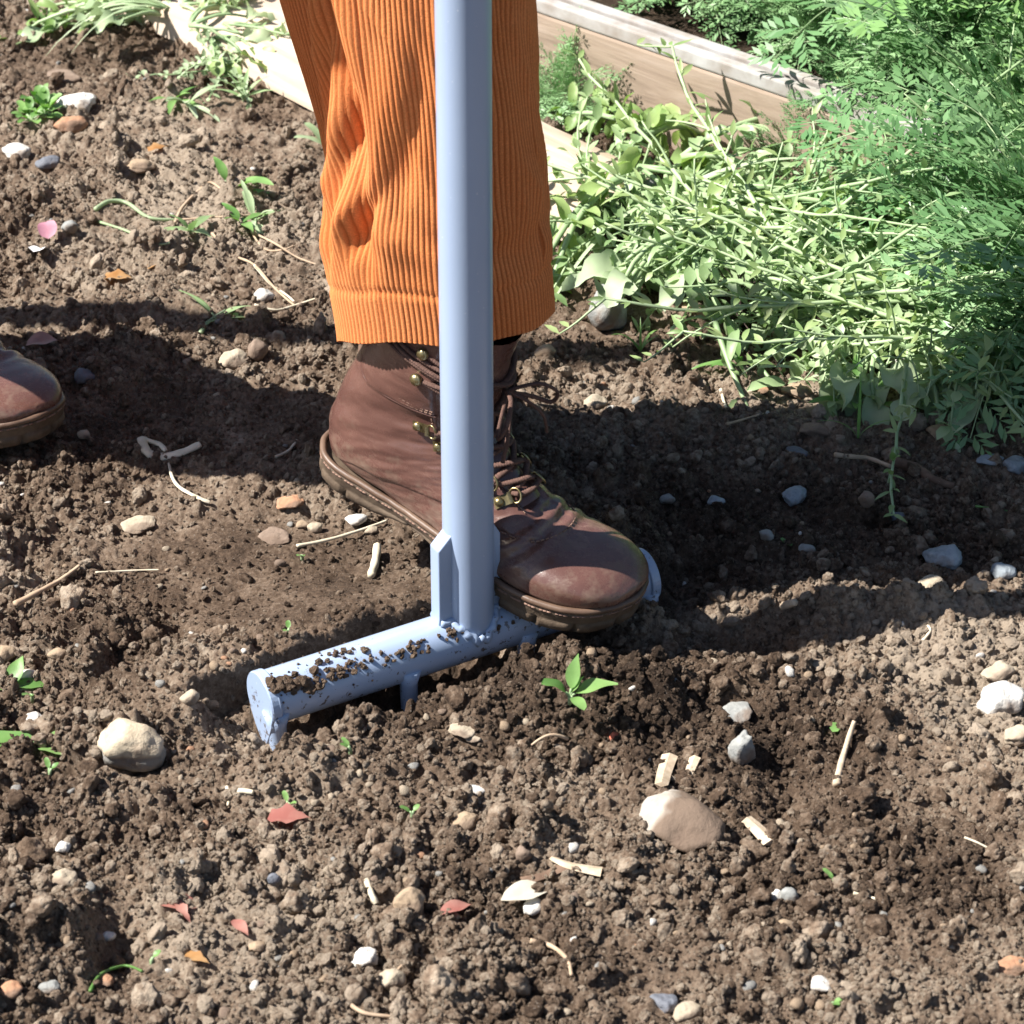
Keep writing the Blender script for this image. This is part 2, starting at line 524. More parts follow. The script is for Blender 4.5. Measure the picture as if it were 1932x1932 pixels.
def timber_material(name, c1, c2, c3, axis_scale):
    m, nt, bs, N, L = nodes(name)
    co = tex(nt)
    mp = N.new('ShaderNodeMapping')
    mp.inputs['Scale'].default_value = axis_scale
    L.new(co, mp.inputs[0])
    n1 = noise(nt, 1.0, 6, .65, mp.outputs[0], .8)
    n2 = noise(nt, 9, 4, .6, co)
    c = ramp(nt, n1.outputs['Fac'], [(.3, c1), (.5, c2), (.72, c3)]).outputs['Color']
    st = ramp(nt, n2.outputs['Fac'], [(.5, 0.), (.75, 1.)])
    c = mix(nt, math_(nt, 'MULTIPLY', st.outputs['Color'], .4), c, (.26, .19, .13))
    L.new(c, bs.inputs['Base Color'])
    bs.inputs['Roughness'].default_value = .85
    bs.inputs['Specular IOR Level'].default_value = .2
    bump(nt, bs, n1.outputs['Fac'], .6, .002)
    return m
M['timber'] = timber_material('weathered_timber', (.4, .31, .23), (.53, .43, .34), (.6, .51, .42), (4, 60, 60))
M['end_grain'] = timber_material('grey_end_grain', (.16, .16, .165), (.27, .27, .275), (.38, .38, .38), (90, 90, 30))
M['border'] = timber_material('border_board', (.2, .15, .115), (.33, .255, .2), (.42, .34, .285), (5, 40, 45))
M['strip'] = simple('rusted_strip', (.26, .22, .19), (.45, .45, .45), 30, .6, .4)

# ------------------------------------------------------------------ mesh helpers
class MB:
    def __init__(self):
        self.v = []; self.f = []; self.m = []; self.n = 0
    def add(self, v, f, m=0):
        v = np.asarray(v, float).reshape(-1, 3)
        self.v.append(v)
        for q in f:
            self.f.append(tuple(int(i)+self.n for i in q)); self.m.append(m)
        self.n += len(v)
    def grid(self, P, cu=False, cv=False, m=0):
        a, b = P.shape[:2]
        f = []
        for i in range(a if cu else a-1):
            for j in range(b if cv else b-1):
                i2, j2 = (i+1) % a, (j+1) % b
                f.append((i*b+j, i*b+j2, i2*b+j2, i2*b+j))
        self.add(P.reshape(-1, 3), f, m)
    def tube(self, pts, r, n=6, m=0, cap=True, closed=False, flat=1.0, upv=None):
        pts = np.asarray(pts, float)
        k = len(pts)
        r = np.broadcast_to(np.asarray(r, float), (k,))
        tg = np.gradient(pts, axis=0) if not closed else np.roll(pts, -1, 0)-np.roll(pts, 1, 0)
        tg /= np.linalg.norm(tg, axis=1)[:, None]+1e-12
        u = np.array([0, 0, 1.0]) if upv is None else np.array(upv, float)
        if abs(tg[0]@u) > .95:
            u = np.array([1.0, 0, 0])
        rings = []
        ang = np.linspace(0, 2*np.pi, n, endpoint=False)
        for i in range(k):
            u = u-(u@tg[i])*tg[i]
            u /= np.linalg.norm(u)+1e-12
            s = np.cross(tg[i], u)
            rings.append(pts[i]+r[i]*(np.cos(ang)[:, None]*u*flat+np.sin(ang)[:, None]*s))
        P = np.array(rings)
        b0 = self.n
        self.grid(P, closed, True, m)
        if cap and not closed:
            self.f.append(tuple(b0+j for j in range(n))[::-1]); self.m.append(m)
            self.f.append(tuple(b0+(k-1)*n+j for j in range(n))); self.m.append(m)
    def leaf(self, base, d, up, L, W, kind='lance', curl=.3, fold=.25, n=6, m=0, wav=0.0):
        d = np.asarray(d, float); d = d/np.linalg.norm(d)
        up = np.asarray(up, float); up = up-(up@d)*d
        up /= np.linalg.norm(up)+1e-9
        s = np.cross(d, up)
        u = np.linspace(0, 1, n+1)
        if kind == 'lance':
            wd = np.sin(np.pi*np.clip(u, .0, 1)**.75)**.9
        elif kind == 'oval':
            wd = np.sqrt(np.clip(1-(2*u-1)**2, 0, 1))**.9
        elif kind == 'blade':
            wd = np.clip(1-u**2.2, 0, 1)*(.6+.4*np.minimum(1, u*4))
        else:
            wd = np.sin(np.pi*u**.6)*(1+.25*np.sin(u*17))
        wd = np.maximum(wd, .04)*W/2
        a = curl*u
        dirs = np.cos(a)[:, None]*d-np.sin(a)[:, None]*up
        pts = np.asarray(base)+np.concatenate([[np.zeros(3)], np.cumsum(dirs[:-1], 0)])*(L/n)
        nr = np.cos(a)[:, None]*up+np.sin(a)[:, None]*d
        wv = (wav*W*np.sin(u*9+base[0]*400))[:, None]*nr
        P = np.stack([pts+wd[:, None]*s*math.cos(fold)+wd[:, None]*math.sin(fold)*nr+wv, pts, pts-wd[:, None]*s*math.cos(fold)+wd[:, None]*math.sin(fold)*nr-wv], 1)
        self.grid(P, m=m)
    def mesh(self, name, mats, smooth=True):
        me = bpy.data.meshes.new(name)
        V = np.concatenate(self.v) if self.v else np.zeros((0, 3))
        me.from_pydata(V.tolist(), [], self.f)
        for mm in (mats if isinstance(mats, (list, tuple)) else [mats]):
            me.materials.append(M[mm])
        me.polygons.foreach_set('material_index', np.array(self.m, dtype=np.int32))
        if smooth:
            me.polygons.foreach_set('use_smooth', np.ones(len(self.f), dtype=bool))
        me.update()
        return me
    def obj(self, name, mats, parent=None, smooth=True, **kw):
        o = bpy.data.objects.new(name, self.mesh(name, mats, smooth))
        COL.objects.link(o)
        if parent is not None:
            o.parent = parent
        return tag(o, **kw)

def tag(o, label=None, cat=None, group=None, kind=None):
    if label: o['label'] = label
    if cat: o['category'] = cat
    if group: o['group'] = group
    if kind: o['kind'] = kind
    return o

def empty(name, loc=(0, 0, 0), rot=(0, 0, 0), parent=None, **kw):
    o = bpy.data.objects.new(name, None)
    COL.objects.link(o)
    o.empty_display_size = .05
    o.location = loc
    o.rotation_euler = rot
    o.parent = parent
    return tag(o, **kw)

def copy_tree(o, parent=None):
    c = o.copy()
    COL.objects.link(c)
    c.parent = parent
    for ch in list(o.children):
        copy_tree(ch, c)
    return c

def bevel_box(name, size, mat, parent=None, bev=.002, seg=2, **kw):
    bm = bmesh.new()
    bmesh.ops.create_cube(bm, size=1)
    bmesh.ops.scale(bm, vec=size, verts=bm.verts)
    bmesh.ops.bevel(bm, geom=bm.edges[:], offset=bev, segments=seg, affect='EDGES', profile=.6)
    me = bpy.data.meshes.new(name)
    bm.to_mesh(me); bm.free()
    me.materials.append(M[mat])
    o = bpy.data.objects.new(name, me)
    COL.objects.link(o)
    o.parent = parent
    return tag(o, **kw)

def ico(sub):
    bm = bmesh.new()
    bmesh.ops.create_icosphere(bm, subdivisions=sub, radius=1)
    V = np.array([v.co[:] for v in bm.verts]); F = [tuple(v.index for v in f.verts) for f in bm.faces]
    bm.free()
    return V, F
ICO = {k: ico(k) for k in (1, 2, 3, 4)}

def n3(V, seed, sc):               # cheap 3-D noise from three planes
    return (gn(V[:, 0]*sc+seed*1.7, V[:, 1]*sc, seed)+gn(V[:, 1]*sc, V[:, 2]*sc+seed*.7, seed+5)+gn(V[:, 2]*sc-seed, V[:, 0]*sc, seed+9))/1.7

def rock_points(seed, sub=3, angular=.6, planes=11, nz=.08):
    r = np.random.default_rng(seed)
    V, F = ICO[sub]
    nr = r.normal(size=(planes, 3)); nr /= np.linalg.norm(nr, axis=1)[:, None]
    d = r.uniform(.72, 1.0, planes)
    dots = np.maximum(V@nr.T, 1e-3)
    k = 4+26*angular
    rad = np.power(np.sum(np.power(np.minimum(dots/d, 4), k), 1)+.85**k, -1/k)
    rad = rad*(1+nz*n3(V, seed, 1.8)+nz*.5*n3(V, seed+3, 4.3)+nz*.22*n3(V, seed+7, 9.0))
    return V*rad[:, None], F

def rock_mesh(name, seed, mat, dims=(1, 1, 1), sub=3, angular=.6, planes=11, nz=.08):
    V, F = rock_points(seed, sub, angular, planes, nz)
    V = V/np.abs(V).max(0)*np.array(dims)/2
    mb = MB(); mb.add(V, F)
    return mb.mesh(name, mat)

# ------------------------------------------------------------------ the ground
def build_ground():
    core_s = np.linspace(-.186, .186, 640)
    side = np.array([.195, .22, .28, .4, .6, 1.0, 2, 5, 14, 40])
    sv = np.concatenate([-side[::-1], core_s, side])
    D0, D1, NR = 1.15, 3.05, 1150
    t = np.linspace(0, 1, NR)
    core_d = D0*(D1/D0)**t
    dv = np.concatenate([[.3, .6, .9, 1.05], core_d, [3.2, 3.5, 4, 5, 7, 10, 16, 30, 60, 120]])
    dd, ss = np.meshgrid(dv, sv, indexing='ij')
    slope = np.where(np.abs(ss) > .24, ss, ss)
    x = slope*np.hypot(dd, CAM[2])
    y = CAM[1]+dd
    z = ground(x, y)
    nv = x.size
    me = bpy.data.meshes.new('ground')
    me.vertices.add(nv)
    me.vertices.foreach_set('co', np.stack([x, y, z], -1).ravel().astype(np.float32))
    a, b = x.shape
    i = np.arange(a-1)[:, None]*b+np.arange(b-1)[None, :]
    quads = np.stack([i, i+1, i+b+1, i+b], -1).reshape(-1, 4)
    nf = len(quads)
    me.loops.add(nf*4)
    me.polygons.add(nf)
    me.loops.foreach_set('vertex_index', quads.ravel().astype(np.int32))
    me.polygons.foreach_set('loop_start', np.arange(0, nf*4, 4, dtype=np.int32))
    me.polygons.foreach_set('loop_total', np.full(nf, 4, dtype=np.int32))
    me.polygons.foreach_set('use_smooth', np.ones(nf, dtype=bool))
    at = me.attributes.new('dry', 'FLOAT', 'POINT')
    at.data.foreach_set('value', dryness(x, y).ravel().astype(np.float32))
    me.update(calc_edges=True)
    me.materials.append(M['soil'])
    o = bpy.data.objects.new('ground', me)
    COL.objects.link(o)
    tag(o, 'loose brown crumbly garden soil covering the whole plot', 'soil', kind='structure')
    return o
build_ground()

KEEP_OUT = []                      # (x, y, radius) where no crumbs lie

# ------------------------------------------------------------------ border board, plank
def frame_along(P0, P1):
    d = (P1-P0)[:2]
    return math.atan2(d[1], d[0]), float(np.linalg.norm(d))

b0 = U(1121, 212, 0); b1 = U(1772, 449, 0)
bdir = (b1-b0)/np.linalg.norm(b1-b0)
P0 = b0-bdir*.75; P1 = b1+bdir*.5
ang, ln = frame_along(P0, P1)
bnorm = np.array([-bdir[1], bdir[0], 0])
if bnorm[1] < 0: bnorm = -bnorm
BED_H = .082
root = empty('bed_border', tuple(P0+np.array([0, 0, -.03])), (0, 0, ang), label='pale weathered board edging the raised bed below feathery leaves', cat='bed border')
nb = 3
for k in range(nb):
    L_ = ln/nb
    mbx = bevel_box('board', (L_-.004, .035, BED_H+.03), 'border', root, .003, 2)
    mbx.location = (L_*(k+.5), .0175, (BED_H+.03)/2)
st = bevel_box('edge_strip', (ln, .012, .014), 'strip', root, .002, 2)
st.location = (ln/2, .006, BED_H+.03+.0075)
st2 = bevel_box('edge_strip', (ln, .012, .012), 'strip', root, .002, 2)
st2.location = (ln/2, .03, BED_H+.03+.0065)

# soil inside the bed
mb = MB()
g = np.linspace(0, 1, 60); q = np.linspace(.036, 1.2, 30)
gg, qq = np.meshgrid(g, q, indexing='ij')
bx = P0[0]+bdir[0]*ln*gg+bnorm[0]*qq; by = P0[1]+bdir[1]*ln*gg+bnorm[1]*qq
mb.grid(np.stack([bx, by, .06+.01*gn(bx/.05, by/.05, 5)], -1))
bed = mb.obj('bed_soil', 'soil', label='dark soil filling the raised bed', cat='soil', kind='structure')

# long plank lying on the ground
e0 = U(457, 91, .03); e1 = U(1072, 402, .03)
pd = (e1-e0)/np.linalg.norm(e1-e0)
pn = np.array([-pd[1], pd[0], 0]);  pn = pn if pn[1] > 0 else -pn
pl0 = e0-pd*.5
pang, pln = frame_along(pl0, e1)
pw, pt = .115, .03
prt = empty('plank', (pl0[0], pl0[1], .0), (0, 0, pang), label='long bleached timber plank lying on the soil behind the orange trousers', cat='plank')
bm = bmesh.new()
nx = 60
mb = MB()
xs = np.linspace(0, pln, nx)
prof = np.array([(0, 0), (.002, pt-.003), (.006, pt), (pw*.5, pt+.001), (pw-.006, pt), (pw-.002, pt-.003), (pw, 0)])
P = np.zeros((nx, len(prof), 3))
for i, xx in enumerate(xs):
    P[i, :, 0] = xx
    P[i, :, 1] = prof[:, 0]+.0025*gn(np.array([xx/.09]), np.array([.5]), 8)[0]+.0012*gn(np.array([xx/.02]), np.array([.5]), 9)[0]
    P[i, :, 2] = prof[:, 1]+.003*gn(np.array([xx/.25]), np.array([.5]), 10)[0]
P[-1, :, 0] += np.array([0, .0, .004, .001, -.006, .0, .002])
bm.free()
mb.grid(P)
mb.obj('board', 'timber', prt)
mb = MB()
Q = P[-1].copy()
mb.add(np.concatenate([Q, Q.mean(0)[None]+[[.002, 0, 0]]]), [(i, i+1, len(Q)) for i in range(len(Q)-1)]+[(len(Q)-1, 0, len(Q))])
mb.obj('end_face', 'end_grain', prt, smooth=False, label='grey weathered sawn end of the plank')

# ------------------------------------------------------------------ the blue tool
POLE_R = .0178
def build_tool():
    lp = .5256*BAR_L
    base = np.array([*(BAR_A[:2]+BAR_D*lp), 0.0])
    ang = math.atan2(BAR_D[1], BAR_D[0])
    root = empty('garden_fork', tuple(base), (0, 0, ang), label='light blue steel garden fork pressed into the soil by a boot', cat='garden fork')
    # local frame: x along the bar, y away from the camera, z up
    a0, a1 = -lp, BAR_L-lp
    mb = MB()
    xs = np.linspace(a0, a1, 40)
    mb.tube(np.stack([xs, 0*xs, 0*xs+BAR_Z], -1), BAR_R, 40)
    bar = mb.obj('foot_bar', 'paint', root)
    mb = MB()
    zs = np.concatenate([np.linspace(BAR_Z, .12, 8), np.linspace(.14, 1.08, 30)])
    mb.tube(np.stack([0*zs, 0*zs, zs], -1), POLE_R, 40)
    pole = mb.obj('pole', 'paint', root)
    # weld bead round the foot of the pole
    mb = MB()
    th = np.linspace(0, 2*np.pi, 72, endpoint=False)
    rr = POLE_R+.001+.0006*np.sin(th*17)
    zz = BAR_Z+np.sqrt(np.maximum(BAR_R**2-(rr*np.sin(th))**2, 1e-6))+.0005
    mb.tube(np.stack([rr*np.cos(th), rr*np.sin(th), zz], -1), .0028+.0006*np.sin(th*23), 8, closed=True)
    mb.obj('weld', 'paint', root)
    # T grip at the top, out of the picture
    mb = MB()
    xs = np.linspace(-.17, .17, 12)
    mb.tube(np.stack([xs, 0*xs, 0*xs+1.09], -1), .016, 24)
    mb.obj('grip', 'paint', root)
    # upright gusset bars either side of the pole, their tops chamfered in towards it
    for s in (-1, 1):
        mb = MB()
        w2 = .0062
        x_in, x_out = POLE_R-.003, POLE_R+(.009 if s < 0 else .0045)
        zb, z1, z2 = BAR_Z+BAR_R-.004, .086, .096
        out = np.array([(x_in, zb), (x_out+.001, zb), (x_out, zb+.008), (x_out, z1), (x_in+.002, z2), (x_in, z2)])
        V = [(s*p[0], yy, p[1]) for yy in (-w2, w2) for p in out]
        n = len(out)
        F = [tuple(range(n))[::-1], tuple(range(n, 2*n))]+[(i, (i+1) % n, n+(i+1) % n, n+i) for i in range(n)]
        if s < 0:
            F = [f[::-1] for f in F]
        me_b = bmesh.new()
        vs = [me_b.verts.new(v) for v in V]
        for f in F: me_b.faces.new([vs[i] for i in f])
        bmesh.ops.recalc_face_normals(me_b, faces=me_b.faces[:])
        bmesh.ops.bevel(me_b, geom=me_b.edges[:], offset=.0014, segments=3, affect='EDGES', profile=.6)
        me = bpy.data.meshes.new('gusset')
        me_b.to_mesh(me); me_b.free()
        me.materials.append(M['paint'])
        me.polygons.foreach_set('use_smooth', np.ones(len(me.polygons), dtype=bool))
        o = bpy.data.objects.new('gusset', me)
        COL.objects.link(o); o.parent = root
        mb = MB()
        for yy in (-w2, w2):
            pts = np.array([(s*(x_in-.001+k*(x_out-x_in)/5), yy*1.05, BAR_Z+math.sqrt(BAR_R**2-w2**2)+.0012+.0005*math.sin(k*4)) for k in range(6)])
            mb.tube(pts, .0026, 7)
        mb.obj('weld', 'paint', root)
    # end plates that run down into the outer tines
    for s, xe in ((-1, a0), (1, a1)):
        mb = MB()
        pr = []
        for k in range(30):
            th = math.pi*(-.18+1.36*k/29)
            pr.append((-math.cos(th)*(BAR_R+.0014), BAR_Z+math.sin(th)*(BAR_R+.0016)))
        pr += [(.016, BAR_Z-.016), (.009, BAR_Z-.026), (-.002, BAR_Z-.036), (-.0065, BAR_Z-.035), (-.012, BAR_Z-.025), (-.0175, BAR_Z-.013)]
        pr = np.array(pr)
        n = len(pr)
        lay = []
        for dx, sc in ((-.003, 1), (.002, 1), (.003, .96)):
            c = np.array([0, BAR_Z])
            p2 = c+(pr-c)*sc
            lay.append(np.stack([np.full(n, xe+s*dx), p2[:, 0], p2[:, 1]], -1))
        b_ = mb.n
        mb.grid(np.array(lay), False, True)
        mb.f.append(tuple(b_+2*n+i for i in range(n))); mb.m.append(0)
        mb.f.append(tuple(b_+i for i in range(n))[::-1]); mb.m.append(0)
        mb.obj('end_plate', 'paint', root, smooth=False)
        mb = MB()
        th = np.linspace(0, 2*np.pi, 40, endpoint=False)
        mb.tube(np.stack([np.full(40, xe-s*.0035), np.cos(th)*(BAR_R+.0005), BAR_Z+np.sin(th)*(BAR_R+.0003)], -1), .0013, 7, closed=True)
        mb.obj('weld', 'paint', root)
    # tines
    for k, fx in enumerate((.012, .345, .655, .988)):
        xt = a0+BAR_L*fx
        mb = MB()
        zs = np.linspace(BAR_Z-.004, -.26, 22)
        y_ = -.012-.03*((BAR_Z-zs)/.26)**2
        rr = np.interp(zs, [-.26, -.2, -.04, BAR_Z-.01, BAR_Z], [.001, .004, .0058, .0065, .012])
        mb.tube(np.stack([0*zs+xt, y_, zs], -1), rr, 14)
        mb.obj('tine', 'paint', root)
    # crumbs of soil sticking to the bar
    mb = MB()
    r = np.random.default_rng(5)
    V0, F0 = ICO[2]
    spots = []
    for k in range(120):
        xx = a0+.006+r.beta(.9, 1.6)*(BAR_L*.62)
        th = r.normal(math.pi*.76, .14) if k % 3 else r.uniform(.15, math.pi*1.0)
        spots.append((xx, th, r.uniform(.0005, .0014)*(1.3 if k % 3 else .8)))
    for cx, cth, n_, sz in ((a0+.010, 2.2, 34, .0034), (a0+.030, 2.6, 24, .0024), (a0+.062, 1.72, 14, .0022), (a0+.05, 2.4, 20, .0022), (a0+.1, 2.4, 18, .002), (a0+.14, 2.3, 14, .0018), (a0+.004, 1.9, 14, .0026)):
        for k in range(n_):
            spots.append((max(a0+.002, cx+r.normal(0, .008)), cth+r.normal(0, .13), sz*r.uniform(.35, 1.1)))
    for xx, th, sz in spots:
        y_, z_ = math.cos(th), math.sin(th)
        c = np.array([xx, y_*(BAR_R+sz*.5), BAR_Z+z_*(BAR_R+sz*.5)])
        jit = 1+.35*r.normal(size=(len(V0), 1))*.6
        mb.add(c+V0*np.clip(jit, .5, 1.5)*sz*r.uniform(.7, 1.3, 3), F0)
    o = mb.obj('clinging_soil', 'soil', root, smooth=False, label='crumbs of soil stuck along the back of the bar', kind='stuff')
    at = o.data.attributes.new('dry', 'FLOAT', 'POINT')
    at.data.foreach_set('value', np.full(len(o.data.vertices), .42, dtype=np.float32))
    return root
tool = build_tool()
# the same tool held by the other gardener: only its shadow reaches the picture
t2 = copy_tree(tool)
t2.location = (-.80, .365, .012)
t2.rotation_euler = (R(12), 0, 0)
t2['label'] = 'second light blue garden fork standing in the soil outside the view, casting a thin shadow'

# ------------------------------------------------------------------ boots
ST = np.array([
    # inner x,z   outer x,z   half width, centre, top n, bottom n
    (.142, .196, .040, .216, .039, .50, 2.1, 2.2),
    (.141, .174, .032, .188, .0395, .50, 2.1, 2.2),
    (.140, .150, .022, .156, .0395, .50, 2.1, 2.2),
    (.138, .128, .011, .116, .0370, .50, 2.1, 2.3),
    (.144, .112, .001, .074, .0365, .47, 2.1, 2.5),
    (.154, .1015, .000, .042, .0375, .44, 2.1, 2.8),
    (.166, .0925, .016, .022, .0385, .40, 2.1, 3.2),
    (.180, .0835, .070, .020, .0375, .38, 2.1, 3.8),
    (.197, .0745, .125, .020, .0395, .37, 2.2, 4.2),
    (.214, .0665, .175, .020, .0455, .37, 2.3, 4.2),
    (.233, .0605, .212, .020, .0500, .38, 2.4, 4.2),
    (.254, .0570, .242, .020, .0500, .40, 2.5, 4.0),
    (.273, .0520, .266, .020, .0450, .42, 2.5, 3.6),
    (.287, .0445, .284, .021, .0365, .45, 2.4, 3.0),
    (.2965, .036, .2955, .0225, .0225, .48, 2.2, 2.4),
    (.2995, .0315, .2992, .0265, .006, .50, 2.0, 2.0)])
NS = len(ST)

def spring(x):
    return .013*np.clip((x-.2)/.1, 0, 1.2)**2+.002*np.clip((.03-x)/.03, 0, 1)**2

def lat_shift(x):                       # the last bends inwards at the toe
    return .010*np.clip((x-.14)/.16, 0, 1)**1.5

def station(s):
    s = np.clip(np.asarray(s, float), 0, NS-1-1e-6)
    i = np.floor(s).astype(int); f = (s-i)[..., None]
    a = ST[np.clip(i-1, 0, NS-1)]; b = ST[i]; c = ST[np.clip(i+1, 0, NS-1)]; d = ST[np.clip(i+2, 0, NS-1)]
    return .5*((2*b)+(c-a)*f+(2*a-5*b+4*c-d)*f*f+(3*b-a-3*c+d)*f**3)

def boot_raw(s, t):
    k = station(s)
    c, sn = np.cos(t), np.sin(t)
    nn = np.where(c > 0, k[..., 6], k[..., 7])
    m = k[..., 5]
    al = np.where(c > 0, m+(1-m)*np.abs(c)**(2/nn), m-m*np.abs(c)**(2/nn))
    lt = k[..., 4]*np.sign(sn)*np.abs(sn)**(2/nn)
    x = k[..., 2]+(k[..., 0]-k[..., 2])*al
    z = k[..., 3]+(k[..., 1]-k[..., 3])*al
    # ankle bones and a hollow below them
    return np.stack([x, lt+lat_shift(x), z+spring(x)], -1)

def boot_point(s, t, off=0.0):
    s = np.asarray(s, float); t = np.asarray(t, float)
    p = boot_raw(s, t)
    e = 1e-3
    du = boot_raw(np.clip(s+e, 0, NS-1), t)-boot_raw(np.clip(s-e, 0, NS-1), t)
    dt = boot_raw(s, t+e)-boot_raw(s, t-e)
    n = np.cross(dt, du)
    n /= np.linalg.norm(n, axis=-1)[..., None]+1e-15
    ctr = boot_raw(s, t+np.pi)
    sg = np.sign(np.sum((p-ctr)*n, -1))[..., None]
    return p+n*sg*np.asarray(off)[..., None] if np.ndim(off) else p+n*sg*off

def seam(t):                             # lower edge of the ankle panel, as a station, by angle
    a = np.abs((t+np.pi) % (2*np.pi)-np.pi)/np.pi     # 0 front .. 1 back
    return 3.0-.85*sst(.62, 1.0, a)

def eye(s):                              # angle of the eyelet row from the front, by station
    return np.interp(s, [0, 1.0, 1.8, 3.58, 4.16, 7.4, 9], [1.5, 1.48, 1.43, 1.17, .91, .56, .5])

def vamp_edge(t):
    a = np.abs((t+np.pi) % (2*np.pi)-np.pi)
    return 9.1+.5*(1-sst(0, .9, a))-3.2*sst(.5, 1.9, a)

def upper_offset(s, t):
    a = np.abs((t+np.pi) % (2*np.pi)-np.pi)
    o = .0016*(1-sst(-.06, .02, s-seam(t)))*sst(0, .05, a-eye(s)+.26)
    # quarters overlap the vamp
    o = o+.0012*(1-sst(-.05, .03, s-vamp_edge(t)))*sst(.3, .4, a)
    # lacing gap, tongue slightly sunk
    gap = (1-sst(-.04, .04, a-eye(s)+.24))*(1-sst(7.9, 8.3, s))
    o = o-.003*gap
    # padded collar
    o = o+.0022*np.sin(np.clip((1.0-s)/1.0, 0, 1)*np.pi)*sst(0, .05, a-eye(s)+.26)
    # rolls where the ankle and the ball flex
    sid = np.sin(t)
    o = o+.0005*np.exp(-((s-4.2)/1.5)**2)*np.sin(s*6.5+2.2*np.cos(t)+.8*np.sin(3*t))*sst(.5, 1.2, a)
    o = o+.0016*np.exp(-((s-9.1)/.8)**2)*np.sin(s*8+1.5*np.sin(t*2))*(1-sst(1.2, 1.9, a))
    o = o+.0026*np.exp(-((s-5.3)/1.1)**2-((a-1.45)/.45)**2)-.002*np.exp(-((s-3.6)/.7)**2-((a-1.2)/.4)**2)
    o = o+(.0008*gn(s*1.7, t*2.2, 31)+.0004*gn(s*4.1, t*5, 33))*(1-.85*sst(8.5, 10.5, s))
    return o

